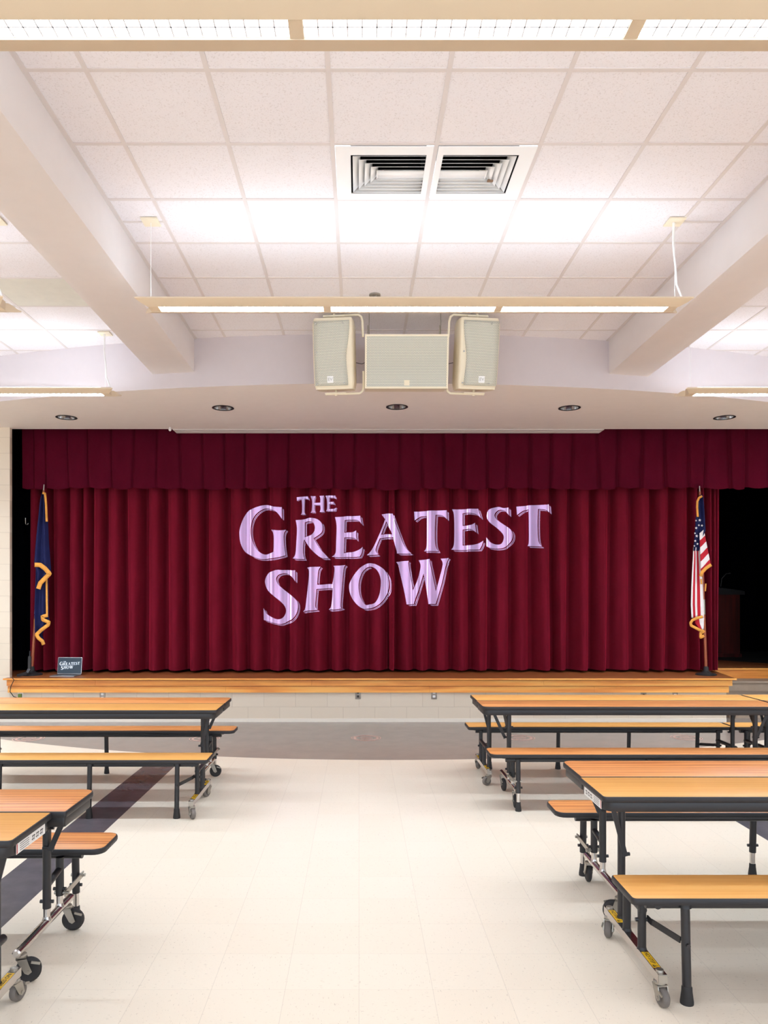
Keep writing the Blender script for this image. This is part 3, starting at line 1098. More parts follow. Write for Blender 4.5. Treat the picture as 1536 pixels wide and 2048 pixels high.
def covered(p):
    return sum(inside(p, l) for l in ALL) % 2 == 1


STRIPS = []
for gi, ls in enumerate(FACES):
    small = gi in (3, 4, 5)
    for li, l in enumerate(ls):
        sgn = 1 if area(l) > 0 else -1
        if li: sgn = -sgn
        # resample the outline evenly
        pts = []
        for i in range(len(l)):
            a, c = l[i], l[(i + 1) % len(l)]
            m = max(1, int((c - a).length / 1.6))
            pts += [a + (c - a) * k / m for k in range(m)]
        n = len(pts)
        for (o1, o2) in (((2.3, 3.3), (4.5, 5.4)) if not small else ((1.3, 2.0),)):
            run = []
            def flush():
                if len(run) > 3:
                    STRIPS.append([q[0] for q in run] + [q[1] for q in reversed(run)])
                run.clear()
            for i in range(n + 1):
                p = pts[i % n]
                t = pts[(i + 1) % n] - pts[i - 1]
                nv = Vector((t.y, -t.x)) * sgn
                if nv.length > 1e-6: nv.normalize()
                D = Vector((0.80, 0.62))
                q1, q2 = p + D * o1, p + D * o2
                ok = nv.dot(D) > 0.22 and not covered(q1) and not covered(q2) and not covered(p + D * (o1 - 0.6))
                if ok: run.append((q1, q2))
                else: flush()
            flush()

# the projector stands on a cart behind the camera and throws the title onto the curtain
PJ = Vector((0.42, -0.75, 1.34))
QY = 10.07
SC = 0.055
pj = empty('slide_projector', (PJ.x, PJ.y, 0.96))
tag(pj, 'black slide projector on a cart facing the stage curtain', 'projector')


def slide_pt(p):
    w = at(p.x, p.y, QY)
    d = (w - PJ) * SC
    return (d.x, d.z)


c0, c1 = slide_pt(Vector((400, 940))), slide_pt(Vector((1180, 1300)))
rect = [(c0[0], c0[1]), (c1[0], c0[1]), (c1[0], c1[1]), (c0[0], c1[1])]
mx, mz = (c0[0] + c1[0]) / 2, (c0[1] + c1[1]) / 2
slide_loops = [rect] + [[slide_pt(p) for p in l] for l in ALL] + [[slide_pt(p) for p in l] for l in STRIPS]
from mathutils.geometry import delaunay_2d_cdt
pts2, eds = [], []
for lp in slide_loops:
    k = len(pts2)
    pts2 += [Vector(q[:2]) for q in lp]
    eds += [(k + i, k + (i + 1) % len(lp)) for i in range(len(lp))]
v2, e2, f2, *_rest = delaunay_2d_cdt(pts2, eds, [], 0, 1e-7)
hole_loops = [[Vector(q) for q in lp] for lp in slide_loops[1:1 + len(ALL)]]
strip_loops = [[Vector(q) for q in lp] for lp in slide_loops[1 + len(ALL):]]
strip_box = [(min(q.x for q in l), max(q.x for q in l), min(q.y for q in l), max(q.y for q in l)) for l in strip_loops]


def is_open(c):
    if sum(inside(c, l) for l in hole_loops) % 2: return True
    return any(bx[0] <= c.x <= bx[1] and bx[2] <= c.y <= bx[3] and inside(c, l) for l, bx in zip(strip_loops, strip_box))


film = [f for f in f2 if not is_open(sum((v2[i] for i in f), Vector((0, 0))) / len(f))]
me = bpy.data.meshes.new('slide')
me.from_pydata([(p.x, p.y, 0) for p in v2], [], film)
me.update()
me.materials.clear()
M['mask'] = plain('black slide film', (0, 0, 0, 1), 1.0, spec=0.0)
me.materials.append(M['mask'])
sd = link('slide', me, pj, (0, (QY - PJ.y) * SC, PJ.z - 0.96))
sd.rotation_euler = (math.pi / 2, 0, 0)
b = MB()
x0, x1, z0, z1 = rect[0][0], rect[1][0], rect[2][1] + PJ.z - 0.96, rect[0][1] + PJ.z - 0.96
yf = (QY - PJ.y) * SC
yb = -0.06
b.add([(x0, yb, z0), (x1, yb, z0), (x1, yf, z0), (x0, yf, z0), (x0, yb, z1), (x1, yb, z1), (x1, yf, z1), (x0, yf, z1)],
      [(0, 1, 2, 3), (4, 7, 6, 5), (0, 4, 5, 1), (1, 5, 6, 2), (3, 7, 4, 0)])
b.box((x0 + 0.02, yb + 0.02, 0.0), (x1 - 0.02, yf - 0.02, z0 - 0.002))
b.build('projector_body', M['mask'], pj)
lamp = bpy.data.lights.new('projector_lamp', 'SPOT')
lamp.energy = 5200.0 * TITLE_POWER
lamp.color = (0.070, 1.0, 0.74)
lamp.shadow_soft_size = 0.0
lamp.spot_blend = 0.0
tgt = Vector((mx, yf, mz))
half = max((Vector((x, yf, z)).angle(tgt)) for x, z in rect)
lamp.spot_size = min(2.9, 2 * half * 0.94)
lo = bpy.data.objects.new('projector_lamp', lamp)
COL.objects.link(lo)
lo.parent = pj
lo.location = (0, 0, PJ.z - 0.96)
lo.rotation_euler = tgt.to_track_quat('-Z', 'Y').to_euler()
ct = empty('projector_cart', (PJ.x, PJ.y + 0.2, 0))
tag(ct, 'black two-shelf cart carrying the projector', 'cart')
for z in (0.93, 0.30):
    b = MB(); b.box((-0.3, -0.35, z), (0.3, 0.42, z + 0.03)); b.build('shelf', M['black_metal'], ct)
for sx in (-1, 1):
    for y in (-0.32, 0.39):
        b = MB(); b.tube([(sx * 0.28, y, 0), (sx * 0.28, y, 0.93)], 0.014); b.build('leg', M['black_metal'], ct)

# ------------------------------------------------------------------ convertible bench tables
L = 2.40
H2 = L / 2


def caster(root, x, y, ztop, r, w, wheel_mat, yaw, trail):
    """swivel caster; its origin is the swivel axis at the top plate"""
    b = MB()
    b.lathe([(0.016, 0.0), (0.024, -0.004), (0.024, -0.012), (0.014, -0.016)], n=16)
    hy = w / 2 + 0.005
    zc = r - ztop
    b.box((-0.018, -hy - 0.002, -0.020), (0.022, hy + 0.002, -0.014))
    for s in (-1, 1):
        y0, y1 = (s * hy - 0.002, s * hy + 0.002)
        pl = [(-0.018, -0.016), (0.022, -0.016), (trail + 0.014, zc - 0.004), (trail, zc - 0.014), (trail - 0.014, zc - 0.006)]
        n = len(pl)
        vs = [(x_, y0, z_) for x_, z_ in pl] + [(x_, y1, z_) for x_, z_ in pl]
        b.add(vs, [tuple(range(n)), tuple(n + i for i in reversed(range(n)))] + [(i, n + i, n + (i + 1) % n, (i + 1) % n) for i in range(n)])
    b.tube([(trail, -hy - 0.006, zc), (trail, hy + 0.006, zc)], 0.006, 10)
    b.bar((trail + 0.012, -hy - 0.004, zc + r * 0.75), (trail + r * 0.9, -hy - 0.004, zc + r * 0.55), 0.010, 0.005)
    c = b.build('caster', M['steel'], root, (x, y, ztop))
    b = MB()
    b.lathe([(0.008, -w / 2 * 0.8), (r * 0.5, -w / 2 * 0.8), (r * 0.8, -w / 2), (r * 0.95, -w / 2 * 0.7), (r, -w / 4), (r, w / 4), (r * 0.95, w / 2 * 0.7), (r * 0.8, w / 2), (r * 0.5, w / 2 * 0.8), (0.008, w / 2 * 0.8)], (trail, 0, zc), 'y', 28)
    b.build('wheel', wheel_mat, c)
    c.rotation_euler.z = yaw
    return c


def sticker_step(root, x, y, z, flip):
    b = MB(); b.box((-0.064, -0.0145, 0), (0.064, 0.0145, 0.0012))
    s = b.build('step_warning_sticker', M['yellow'], root, (x, y, z))
    s.rotation_euler.z = flip
    s['label'] = 'yellow NO STEP sticker'
    me = text_mesh('NO STEP', 0.023, 0.0002)
    me.materials.clear(); me.materials.append(M['ink'])
    t = link('lettering', me, s, (-0.012, 0, 0.0015))
    b = MB(); b.add([(0.043, -0.011, 0.0016), (0.061, -0.011, 0.0016), (0.052, 0.011, 0.0016)], [(0, 1, 2)]); b.add([(0.050, -0.008, 0.0019), (0.054, -0.008, 0.0019), (0.0535, 0.006, 0.0019), (0.0505, 0.006, 0.0019)], [(0, 1, 2, 3)], 1)
    b.build('warning_triangle', [M['ink'], M['yellow']], s)


def bolt(root_mb, p, axis='x', l=0.05):
    ax = {'x': (1, 0, 0), 'y': (0, 1, 0)}[axis]
    v = Vector(ax) * (l / 2)
    root_mb.tube([Vector(p) - v, Vector(p) + v], 0.0085, 8)


def foot(parent, x, y, r):
    b = MB(); b.lathe([(r + 0.0085, 0.0), (r + 0.0085, 0.010), (r + 0.0035, 0.05), (r + 0.003, 0.066), (r, 0.070)], (x, y, 0), n=18)
    return b.build('foot', M['rubber'], parent)


def top_and_seat(root, woodm, seat_y, corner):
    b = MB(); b.slab(rounded(-H2, 0.003, H2, 0.360, [0.012, 0.012, corner, corner]), 0.710, 0.737, 0.006, 0, 1)
    b.build('tabletop', [woodm, M['black_edge']], root)
    b = MB(); b.slab(rounded(-H2 + 0.012, 0.02, H2 - 0.012, 0.352, [0.01, 0.01, 0.055, 0.055]), 0.668, 0.711, 0.003)
    b.build('tabletop_apron', M['black_metal'], root)
    b = MB(); b.slab(rounded(-H2, seat_y[0], H2, seat_y[1], corner), 0.402, 0.430, 0.007, 0, 1)
    b.build('seat', [woodm, M['black_edge']], root)


def make_unit_a():
    """yellow oak unit: square chrome rail, grey casters, stickers, black legs"""
    root = empty('convertible_bench_table', (0, 0, 0))
    top_and_seat(root, M['oak_yellow'], (0.447, 0.707), 0.022)
    b = MB()
    for y in (0.515, 0.640):
        b.tube([(-H2 + 0.075, y, 0.384), (H2 - 0.075, y, 0.384)], 0.0175, 14)
    b.box((-H2 + 0.16, 0.50, 0.386), (H2 - 0.16, 0.655, 0.403))
    b.build('seat_frame', M['black_metal'], root)
    for x in (-H2 + 0.23, -H2 + 0.87, H2 - 0.87, H2 - 0.23):
        b = MB(); b.tube([(x, 0.655, 0.395), (x, 0.660, 0.30), (x, 0.672, 0.05)], 0.0175, 16); b.lathe([(0.026, 0.378), (0.024, 0.386), (0.024, 0.40)], (x, 0.655, 0), n=14)
        if abs(x) > H2 - 0.3: bolt(b, (x, 0.662, 0.235), 'y', 0.055)
        lg = b.build('leg', M['black_metal'], root)
        foot(lg, x, 0.672, 0.0175)
    for s in (-1, 1):
        x = s * (H2 - 0.12)
        b = MB(); b.box((x - 0.018, 0.06, 0.096), (x + 0.018, 0.705, 0.131))
        b.build('base_rail', M['chrome'], root)
        b = MB(); b.box((x - 0.0165, 0.705, 0.097), (x + 0.0165, 0.709, 0.130)); b.build('rail_cap', M['steel'], root)
        for y in (0.085, 0.675):
            b = MB(); b.lathe([(0.016, 0.131), (0.015, 0.139), (0.006, 0.141)], (x, y, 0), n=12); b.build('bolt', M['steel'], root)
        for (y, yaw) in ((0.085, 0.35), (0.675, math.pi / 2 + 0.12)):
            caster(root, x, y, 0.097, 0.038, 0.030, M['grey_rubber'], yaw, 0.020)
        sticker_step(root, x, 0.175, 0.1312, math.pi / 2)
        sticker_step(root, x, 0.585, 0.1312, math.pi / 2)
        for (y, zt) in ((0.19, 0.690), (0.315, 0.300), (0.490, 0.395)):
            x = s * (H2 - (0.140 if zt > 0.6 else 0.12))
            b = MB(); b.tube([(x, y, 0.131), (x, y, zt)], 0.0175, 16)
            b.lathe([(0.021, 0.131), (0.019, 0.137), (0.0176, 0.142)], (x, y, 0), n=14)
            if y == 0.490: bolt(b, (x, y, 0.255), 'x', 0.055)
            b.build('post', M['black_metal'], root)
        x = s * (H2 - 0.12)
        b = MB(); b.tube([(x, 0.175, 0.300), (x, 0.505, 0.300)], 0.0165, 14); b.tube([(x, 0.49, 0.384), (x, 0.66, 0.384)], 0.015, 12)
        b.build('crossbar', M['black_metal'], root)
        xl = s * (H2 - 0.23)
        b = MB(); b.bar((x - s * 0.022, 0.490, 0.262), (x - s * 0.03, 0.52, 0.255), 0.026, 0.005, (1, 0, 0))
        b.bar((x - s * 0.030, 0.515, 0.256), (xl + s * 0.012, 0.640, 0.238), 0.026, 0.005, (1, 0.6, 0))
        bolt(b, (xl, 0.645, 0.237), 'y', 0.04)
        b.build('leg_brace', M['black_metal'], root)
        b = MB(); b.bar((s * (H2 - 0.150), 0.216, 0.425), (s * (H2 - 0.085), 0.218, 0.672), 0.022, 0.005, (0, 1, 0)); bolt(b, (s * (H2 - 0.155), 0.205, 0.432), 'x', 0.035)
        b.build('top_brace', M['black_metal'], root)
    return root


def make_unit_b():
    """red oak unit: round chrome rail, black casters, adjustable legs"""
    root = empty('convertible_bench_table', (0, 0, 0))
    top_and_seat(root, M['oak_red'], (0.440, 0.700), 0.055)
    b = MB()
    for y in (0.520, 0.640):
        b.tube([(-H2 + 0.125, y, 0.380), (H2 - 0.125, y, 0.380)], 0.0185, 14)
    b.box((-H2 + 0.2, 0.52, 0.384), (H2 - 0.2, 0.64, 0.403))
    b.build('seat_frame', M['black_metal'], root)
    for x in (-H2 + 0.215, 0.0, H2 - 0.215):
        b = MB(); b.tube([(x, 0.66, 0.39), (x, 0.672, 0.135)], 0.0185, 16); bolt(b, (x, 0.671, 0.175), 'x', 0.06)
        lg = b.build('leg', M['black_metal'], root)
        b = MB(); b.tube([(x, 0.672, 0.14), (x, 0.673, 0.05)], 0.0145, 14)
        e = b.build('leg_extension', M['chrome'], lg); e['label'] = 'chrome leg extension'
        foot(lg, x, 0.673, 0.0145)
    for s in (-1, 1):
        x = s * (H2 - 0.215)
        b = MB(); b.tube([(x, 0.02, 0.142), (x, 0.025, 0.142), (x, 0.60, 0.142), (x, 0.605, 0.142)], [0.012, 0.0185, 0.0185, 0.012], 16)
        b.build('base_rail', M['chrome'], root)
        for (y, yaw) in ((0.065, s * 0.25 + (0 if s > 0 else math.pi)), (0.555, s * 0.1 + (0 if s > 0 else math.pi))):
            caster(root, x, y, 0.126, 0.052, 0.028, M['rubber'], yaw, 0.030)
        for (y, zt) in ((0.325, 0.690), (0.470, 0.385)):
            b = MB(); b.tube([(x, y, 0.205), (x, y, zt)], 0.0185, 16); bolt(b, (x, y, 0.235), 'x', 0.06)
            po = b.build('post', M['black_metal'], root)
            b = MB(); b.tube([(x, y, 0.142), (x, y, 0.21)], 0.0150, 14); b.lathe([(0.021, 0.150), (0.018, 0.160), (0.0152, 0.168)], (x, y, 0), n=14)
            e = b.build('post_extension', M['chrome'], po); e['label'] = 'chrome post extension'
        b = MB(); b.tube([(x, 0.325, 0.305), (x, 0.470, 0.330)], 0.0155, 14)
        b.build('crossbar', M['black_metal'], root)
        b = MB(); b.bar((x + s * 0.030, 0.455, 0.215), (x + s * 0.030, 0.690, 0.225), 0.026, 0.006, (1, 0, 0)); bolt(b, (x + s * 0.01, 0.470, 0.216), 'x', 0.07); bolt(b, (x + s * 0.01, 0.674, 0.224), 'x', 0.07)
        b.build('link_bar', M['steel'], root)
        b = MB(); b.bar((x + s * 0.02, 0.21, 0.680), (x + s * 0.012, 0.315, 0.575), 0.05, 0.006, (1, 0.2, 0)); bolt(b, (x, 0.325, 0.57), 'x', 0.065)
        b.bar((s * (H2 - 0.190), 0.297, 0.475), (s * (H2 - 0.10), 0.295, 0.675), 0.024, 0.005, (0, 1, 0)); bolt(b, (s * (H2 - 0.20), 0.305, 0.485), 'x', 0.05)
        b.build('top_brace', M['black_metal'], root)
    return root


def end_sticker(root, s):
    """white printed safety label on the end of the apron"""
    x = s * (H2 - 0.010)
    b = MB(); b.box((min(x, x + s * 0.0012), 0.055, 0.668), (max(x, x + s * 0.0012), 0.305, 0.708))
    st_ = b.build('safety_label', M['white'], root)
    st_['label'] = 'white printed safety label'
    r = random.Random(4 + s)
    b = MB()
    xx = x + s * 0.0015
    def mark(y0, z0, y1, z1, m=0):
        q = [(xx, y0, z0), (xx, y1, z0), (xx, y1, z1), (xx, y0, z1)]
        b.add(q if s > 0 else q[::-1], [(0, 1, 2, 3)], m)
    mark(0.295, 0.670, 0.303, 0.706, 1)
    for k in range(7):      # lines of small print
        for j in range(4):
            y = 0.20 + 0.011 * k
            z = 0.674 + 0.008 * j
            mark(y, z, y + 0.008, z + 0.003)
    for k in range(3):      # little pictograms of the folding table
        y = 0.075 + 0.036 * k
        mark(y, 0.692, y + 0.026, 0.696); mark(y + 0.004, 0.676, y + 0.008, 0.692); mark(y + 0.018, 0.676, y + 0.022, 0.692); mark(y + 0.010, 0.680, y + 0.030, 0.683)
    b.build('print', [M['ink'], M['red_ink']], st_)


UA, UB = make_unit_a(), make_unit_b()
used = {'a': False, 'b': False}


def place(kind, xc, seam, facing, label, seed):
    """facing = +1: the seat is on the far side; -1: on the near side"""
    src = UA if kind == 'a' else UB
    o = copy_tree(src) if used[kind] else src
    used[kind] = True
    o.location = (xc, seam, 0)
    o.rotation_euler.z = 0 if facing > 0 else math.pi
    tag(o, label, 'bench table', 'folding bench tables in facing pairs')
    return o


PLACES = []
R4 = (place('a', 1.078 + H2, 3.618, -1, 'yellow oak bench table nearest the camera on the right, seat with black legs in front', 1),
      place('b', 1.086 + H2, 3.618, 1, 'red oak bench table in the right foreground, far half of the nearest right table', 2))
R3 = (place('b', 0.985 + H2, 6.235, -1, 'red oak bench table near the stage on the right, near half with two black wheels', 3),
      place('a', 0.990 + H2, 6.235, 1, 'yellow oak bench table near the stage on the right, seat towards the stage', 4))
R5 = (place('b', 3.405 + H2, 6.235, -1, 'red oak bench table at the right edge, near half of the table beside the stage', 5),
      place('a', 3.405 + H2, 6.235, 1, 'yellow oak bench table at the right edge, seat towards the stage steps', 6))
L1 = (place('a', -1.100 - H2, 6.06, -1, 'yellow oak bench table near the stage on the left, near half with yellow rail stickers', 7),
      place('b', -1.100 - H2, 6.06, 1, 'red oak bench table near the stage on the left, seat towards the stage', 8))
L2 = (place('a', -1.258 - H2, 3.035, -1, 'yellow oak bench table at the bottom left corner, cut by the frame', 9),
      place('b', -1.205 - H2, 3.035, 1, 'red oak bench table in the left foreground, far half with two black wheels', 10))
end_sticker(R4[0], 1)      # its left end, as it is turned round
end_sticker(L2[0], -1)


def yaw(o, angles):
    cs = [c for c in o.children if c.name.split('.')[0] == 'caster']
    cs.sort(key=lambda c: (c.location.x, c.location.y))
    for c, a in zip(cs, angles):
        if a is not None: c.rotation_euler.z = math.radians(a)


# swivel of the visible casters, in each table's own frame (sorted by x, then y)
yaw(R4[1], (160, 85, None, None))
yaw(R4[0], (None, None, 60, 100))
yaw(R3[0], (None, None, 95, 85))
yaw(R3[1], (200, 60, None, None))
yaw(L1[0], (60, 120, 20, 40))
yaw(L2[1], (None, None, 20, 5))
yaw(L2[0], (250, 120, None, None))

# ------------------------------------------------------------------ flags on the stage
def sheet(rows, Y, waves, amp, ph, cols=18):
    g = []
    for k, (py, xl, xr) in enumerate(rows):
        ramp = min(1.0, 0.2 + k / 3.0)
        r = []
        for j in range(cols + 1):
            t = j / cols
            p = at(xl + (xr - xl) * t, py, Y)
            p.y -= amp * ramp * math.sin(2 * math.pi * waves * t + ph)
            r.append(p)
        g.append(r)
    return g


def densify(rows, m=4):
    out = []
    for i in range(len(rows) - 1):
        for k in range(m):
            t = k / m
            out.append(tuple(a + (c - a) * t for a, c in zip(rows[i], rows[i + 1])))
    out.append(rows[-1])
    return out


def ribbon(parent, pts, Y, w, mat, z=1.0, origin=(0, 940)):
    """fringe: a hanging band with a slightly toothed lower edge"""
    ps = [at(origin[0] + x / 4.267, origin[1] + y / 4.267, Y) for x, y in pts]
    fine = []
    for i in range(len(ps) - 1):
        m = max(2, int((ps[i + 1] - ps[i]).length / 0.008))
        fine += [ps[i].lerp(ps[i + 1], k / m) for k in range(m)]
    fine.append(ps[-1])
    a, c = [], []
    for i, p in enumerate(fine):
        t = fine[min(i + 1, len(fine) - 1)] - fine[max(i - 1, 0)]
        nv = Vector((t.z, 0, -t.x)).normalized()
        a.append(p - nv * w * 0.5)
        c.append(p + nv * w * (0.5 + 0.08 * (i % 2)) + Vector((0, -0.004 * (i % 2), 0)))
    b = MB(); b.grid([a, c])
    return b.build('fringe', mat, parent, solid=0.005)


def flag_stand(name, base_px, top_px, Yf, label):
    bp = at(base_px, 1350, Yf)
    root = empty(name, (0, 0, 0))
    tag(root, label, 'flag')
    base = Vector((bp.x, Yf, STAGE_Z))
    tp = at(*top_px, Yf)
    b = MB(); b.lathe([(0.130, 0.0), (0.132, 0.012), (0.118, 0.022), (0.070, 0.030), (0.050, 0.045), (0.036, 0.055), (0.032, 0.10), (0.024, 0.115)], base, n=28)
    b.build('base', M['rubber'], root)
    b = MB(); b.tube([base + Vector((0, 0, 0.1)), base.lerp(tp, 0.35), base.lerp(tp, 0.97)], [0.019, 0.018, 0.014], 12)
    b.build('pole', M['pole'], root)
    j = base.lerp(tp, 0.36)
    b = MB(); b.tube([base.lerp(tp, 0.32), base.lerp(tp, 0.40)], 0.021, 12); b.tube([base.lerp(tp, 0.95), tp], [0.010, 0.007], 8)
    b.build('ferrule', M['steel'], root)
    return root


FO = (0, 940)
conv = lambda rows, ox: [(940 + y / 4.267, ox + a / 4.267, ox + c / 4.267) for y, a, c in rows]
FY = 9.72
fl = flag_stand('navy_flag', 64.0, (88, 969), 9.75, 'furled navy blue flag with gold fringe on a wooden pole, left of the stage')
b = MB(); b.grid(sheet(densify(conv([(195, 358, 384), (300, 344, 392), (430, 330, 402), (600, 312, 410), (790, 297, 424), (830, 305, 428), (880, 322, 428), (1000, 326, 340)], 0)), FY - 0.10, 1.6, 0.030, 0.6))
b.build('cloth', M['navy'], fl, angle=180, solid=0.004)
b = MB(); b.grid(sheet(densify(conv([(780, 312, 404), (900, 312, 406), (1100, 304, 408), (1240, 300, 408), (1300, 302, 420), (1400, 306, 350), (1480, 362, 378)], 0)), FY - 0.04, 1.5, 0.028, 2.0))
b.build('cloth', M['navy'], fl, angle=180, solid=0.004)
ribbon(fl, [(296, 808), (345, 810), (385, 840), (424, 885), (385, 925), (345, 965), (328, 1015)], FY - 0.14, 0.054, M['gold'])
ribbon(fl, [(362, 196), (385, 200), (394, 300), (398, 400), (400, 440)], FY - 0.13, 0.026, M['gold'])
ribbon(fl, [(398, 930), (400, 1100), (402, 1240)], FY - 0.085, 0.024, M['gold'])
ribbon(fl, [(408, 1240), (362, 1252), (368, 1278), (418, 1298), (412, 1322), (350, 1368), (312, 1405), (330, 1435), (362, 1460), (374, 1490)], FY - 0.085, 0.044, M['gold'])
ribbon(fl, [(312, 1225), (298, 1280), (302, 1350)], FY - 0.03, 0.022, M['gold'])

us = flag_stand('stars_and_stripes_flag', 1412.0, (1399, 972), 9.75, 'furled stars and stripes flag with gold fringe on a wooden pole on the stage')
b = MB(); b.grid(sheet(densify(conv([(212, 426, 448), (260, 402, 452), (420, 386, 462), (520, 380, 468), (600, 374, 430), (690, 368, 414)], 1300)), FY - 0.09, 1.2, 0.022, 0.4))
b.build('canton', M['navy'], us, angle=180, solid=0.004)


def strip_mat(cuts):
    def fn(i, j, n):
        t = (j + 0.5) / n
        k = 0
        for c in cuts:
            if t > c: k += 1
        return k % 2
    return fn


low = densify(conv([(660, 368, 424), (800, 358, 440), (1000, 348, 454), (1150, 344, 460), (1262, 350, 462)], 1300))
fn = strip_mat((0.12, 0.32, 0.50, 0.78))
b = MB(); b.grid(sheet(low, FY - 0.075, 0.75, 0.016, 1.0, 32), matfn=lambda i, j: fn(i, j, 32))
b.build('stripes', [M['flag_white'], M['flag_red']], us, angle=180, solid=0.004)
# folded-over front panel with slanting stripes
g = []
for i in range(25):
    t = i / 24
    l = Vector((418 + 12 * t, 540 + 365 * t)); r_ = Vector((464 + 59 * t, 508 + 305 * t))
    row = []
    for j in range(9):
        q = l.lerp(r_, j / 8)
        p = at(1300 + q.x / 4.267, 940 + q.y / 4.267, FY - 0.115)
        p.y -= 0.015 * math.sin(4 * j / 8 + 1)
        row.append(p)
    g.append(row)
b = MB(); b.grid(g, matfn=lambda i, j: (i // 4) % 2)
b.build('stripes', [M['flag_white'], M['flag_red']], us, angle=180, solid=0.004)
b = MB(); b.grid(sheet(densify(conv([(1262, 372, 462), (1310, 385, 462), (1362, 425, 460)], 1300)), FY - 0.06, 0.8, 0.012, 0.5, 12), matfn=lambda i, j: 1 if j < 6 else 0)
b.build('stripes', [M['flag_white'], M['flag_red']], us, angle=180, solid=0.004)
for (sx, sy, sr) in ((424, 428, 13), (393, 432, 9), (417, 471, 10), (443, 474, 11), (394, 495, 13), (384, 540, 9), (399, 563, 14), (386, 605, 11), (405, 631, 11), (378, 648, 9)):
    vs = []
    for k in range(10):
        w = math.radians(-90 + 36 * k + 8)
        rr = sr if k % 2 == 0 else sr * 0.42
        vs.append(at(1300 + (sx + rr * math.cos(w)) / 4.267, 940 + (sy + rr * math.sin(w)) / 4.267, FY - 0.122))
    cen = at(1300 + sx / 4.267, 940 + sy / 4.267, FY - 0.122)
    b = MB(); b.add(vs + [cen], [(k, (k + 1) % 10, 10) for k in range(10)])
    b.build('star', M['flag_white'], us, solid=0.002)
RO = dict(origin=(1300, 940))
ribbon(us, [(446, 222), (418, 238), (404, 268), (402, 320), (408, 400)], FY - 0.13, 0.026, M['gold'], origin=(1300, 940))
ribbon(us, [(522, 808), (480, 836), (446, 870), (432, 908)], FY - 0.14, 0.040, M['gold'], origin=(1300, 940))
ribbon(us, [(436, 930), (440, 975)], FY - 0.10, 0.022, M['gold'], origin=(1300, 940))
ribbon(us, [(476, 970), (472, 1035)], FY - 0.10, 0.016, M['gold'], origin=(1300, 940))
ribbon(us, [(450, 1252), (400, 1264), (362, 1282), (346, 1305), (352, 1328), (385, 1345), (425, 1366), (460, 1378), (432, 1392), (432, 1430), (460, 1412)], FY - 0.115, 0.034, M['gold'], origin=(1300, 940))

# ------------------------------------------------------------------ laptop
lt = empty('laptop', (*at(131, 1350, 9.62).xy, STAGE_Z), math.radians(-4))
tag(lt, 'open silver laptop on the stage edge showing the show title on its screen', 'laptop')
b = MB(); b.slab(rounded(-0.165, -0.11, 0.165, 0.11, 0.012), 0.001, 0.014, 0.004); b.build('base', M['alu'], lt)
b = MB(); b.box((-0.145, -0.01, 0.0135), (0.145, 0.095, 0.0145)); b.build('keyboard', M['keys'], lt)
b = MB(); b.slab(rounded(-0.165, 0.0, 0.165, 0.222, 0.010), 0.0, 0.007, 0.002)
lid = b.build('screen_lid', M['alu'], lt, (0, 0.11, 0.014)); lid.rotation_euler = (math.radians(82), 0, 0)
b = MB(); b.box((-0.158, 0.010, 0.007), (0.158, 0.215, 0.0078)); b.build('display', M['screen'], lid)
vs = []
b = MB()
me = curve_fill([[((p.x - 791) * 0.00044, (1120 - p.y) * 0.00044) for p in l] for l in ALL], 'screen_title')
me.materials.clear(); me.materials.append(M['screen_text'])
link('screen_title', me, lid, (0, 0.112, 0.0082))

# black folding bracket stand and cord at the foot of the navy flag
bs = empty('black_music_stand_base', (0, 0, 0))
tag(bs, 'folded black floor stand leaning beside the base of the navy flag', 'stand')
p0, p1, p2, p3 = at(60, 1302, 9.62), at(59, 1338, 9.62), at(54, 1346, 9.58), at(34, 1353, 9.56)
p3.z = STAGE_Z + 0.012; p2.z = max(p2.z, STAGE_Z + 0.03)
b = MB(); b.tube([p0, p0.lerp(p1, 0.35)], 0.009, 8); b.bar(p0.lerp(p1, 0.3), p1, 0.036, 0.02, (0, 1, 0)); b.build('upright', M['black_metal'], bs)
b = MB(); b.bar(p1, p2, 0.036, 0.02, (0, 1, 0)); b.bar(p2, p3, 0.036, 0.02, (0, 1, 0.2)); b.build('foot_bar', M['black_metal'], bs)
b = MB()
b.tube([at(32, 1354, 9.45) + Vector((0, -0.10, 0)), at(28, 1360, 9.33), at(22, 1372, 9.34), at(20, 1383, 9.36), at(27, 1393, 9.40), at(36, 1396, 9.425)], 0.005, 8)
tag(b.build('power_cord', M['ink']), 'thin black cord hanging over the stage edge into the left outlet', 'cord')

b = MB(); q0 = at(51, 1036, 10.05)
b.tube([q0, q0 + Vector((0.002, 0, -0.075)), q0 + Vector((0.012, 0, -0.092)), q0 + Vector((0.032, 0, -0.088)), q0 + Vector((0.036, 0, -0.072))], 0.006, 8)
tag(b.build('curtain_hook', M['chrome']), 'small silver hook against the black side drape', 'hook')

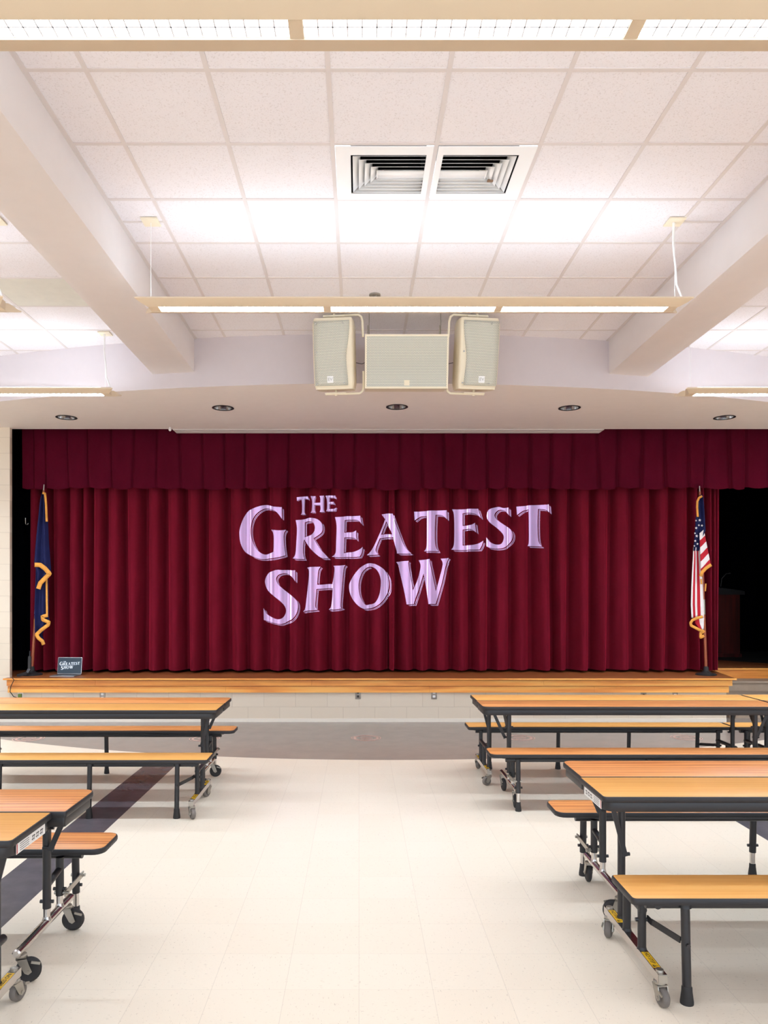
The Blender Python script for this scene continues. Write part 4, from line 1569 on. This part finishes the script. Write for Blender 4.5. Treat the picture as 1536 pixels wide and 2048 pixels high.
# ------------------------------------------------------------------ outlets on the wall below the stage
OUT = [(41, 1392, 'white', 'white outlet with a green adapter below the left end of the stage'),
       (205, 1392, 'plate', 'steel outlet plate on the wall under the laptop'),
       (716, 1389, 'jack', 'steel plate with two dark jacks on the wall below the middle of the stage'),
       (868, 1389, 'plate', 'steel outlet plate just to the right of the dark jack plate'),
       (1287, 1386, 'jack', 'plate with one dark jack peeking over the right table near the stage'),
       (1350, 1386, 'plate', 'outlet plate peeking over the right table, nearest the stage steps')]
for px, py, kind, lab in OUT:
    p = at(px, py, WY)
    ro = empty('wall_outlet', (p.x, WY, p.z))
    tag(ro, lab, 'outlet', 'outlets on the wall below the stage')
    b = MB(); b.slab(rounded(-0.036, -0.058, 0.036, 0.058, 0.004), 0, 0.006, 0.002)
    pl = b.build('cover_plate', M['white_metal'] if kind == 'white' else M['plate'], ro); pl.rotation_euler = (math.pi / 2, 0, 0)
    b = MB()
    for z in (-0.024, 0.024):
        if kind == 'jack':
            if z > 0: b.lathe([(0.014, -0.009), (0.014, -0.002)], (0, 0, z), 'y', 14)
            else: b.box((-0.014, -0.009, z - 0.014), (0.014, -0.002, z + 0.014))
        else:
            b.slab([(x, y) for x, y in rounded(-0.017, z - 0.015, 0.017, z + 0.015, 0.008)], 0.006, 0.009)
    rc = b.build('receptacle', M['ink'] if kind == 'jack' else M['white_metal'], ro)
    if kind != 'jack': rc.rotation_euler = (math.pi / 2, 0, 0)
    if kind == 'white':
        b = MB(); b.box((-0.016, -0.04, -0.045), (0.024, -0.009, 0.03)); b.build('adapter', M['green'], ro)

# ------------------------------------------------------------------ round floor decals
decal = None
DEC = [(-3.74, 8.36, 'round red ring decal on the dark floor band at far left, behind the left table'),
       (-1.75, 8.36, 'round red ring decal on the dark floor band by the end of the left table'),
       (0.08, 8.39, 'round red ring decal alone in the middle of the dark floor band'),
       (1.83, 8.41, 'round red ring decal seen under the left part of the right table'),
       (3.73, 8.41, 'round red ring decal seen under the right part of the right table')]
for i, (x, y, lab) in enumerate(DEC):
    if decal is None:
        b = MB()
        n = 36
        for r0, r1 in ((0.160, 0.172), (0.118, 0.146)):
            vs = [(r * math.cos(2 * math.pi * k / n), r * math.sin(2 * math.pi * k / n), 0.0012) for r in (r0, r1) for k in range(n)]
            b.add(vs, [(k, n + k, n + (k + 1) % n, (k + 1) % n) for k in range(n)])
        for yy in (-0.06, -0.02, 0.02, 0.06):
            hwid = 0.085 - abs(yy) * 0.5
            b.add([(-hwid, yy - 0.009, 0.0012), (hwid, yy - 0.009, 0.0012), (hwid, yy + 0.009, 0.0012), (-hwid, yy + 0.009, 0.0012)], [(0, 1, 2, 3)])
        decal = o = b.build('floor_decal', M['sticker_red'])
    else:
        o = decal.copy(); COL.objects.link(o)
    o.location = (x, y, 0)
    tag(o, lab, 'floor decal', 'round floor decals in front of the stage')

# ------------------------------------------------------------------ lectern in the dark wing
lc = empty('lectern', (6.30, 12.76, STAGE_Z))
tag(lc, 'dark mahogany lectern standing in the dark behind the right end of the curtain', 'lectern')
b = MB(); b.box((-0.33, -0.22, 0.0), (0.20, 0.22, 0.06)); b.box((-0.31, -0.20, 0.06), (0.18, 0.20, 1.06)); b.build('body', M['podium'], lc)
b = MB(); b.add([(-0.36, -0.24, 1.06), (0.24, -0.24, 1.06), (0.24, 0.24, 1.06), (-0.36, 0.24, 1.06), (-0.36, -0.24, 1.20), (0.24, -0.24, 1.12), (0.24, 0.24, 1.16), (-0.36, 0.24, 1.24)],
               [(0, 3, 2, 1), (4, 5, 6, 7), (0, 1, 5, 4), (1, 2, 6, 5), (2, 3, 7, 6), (3, 0, 4, 7)]); b.build('reading_top', M['black_metal'], lc)
b = MB(); b.tube([(-0.05, 0, 1.2), (-0.04, -0.02, 1.34), (0.02, -0.05, 1.42), (0.08, -0.08, 1.43)], [0.006, 0.006, 0.006, 0.014], 8); b.build('microphone', M['black_metal'], lc)
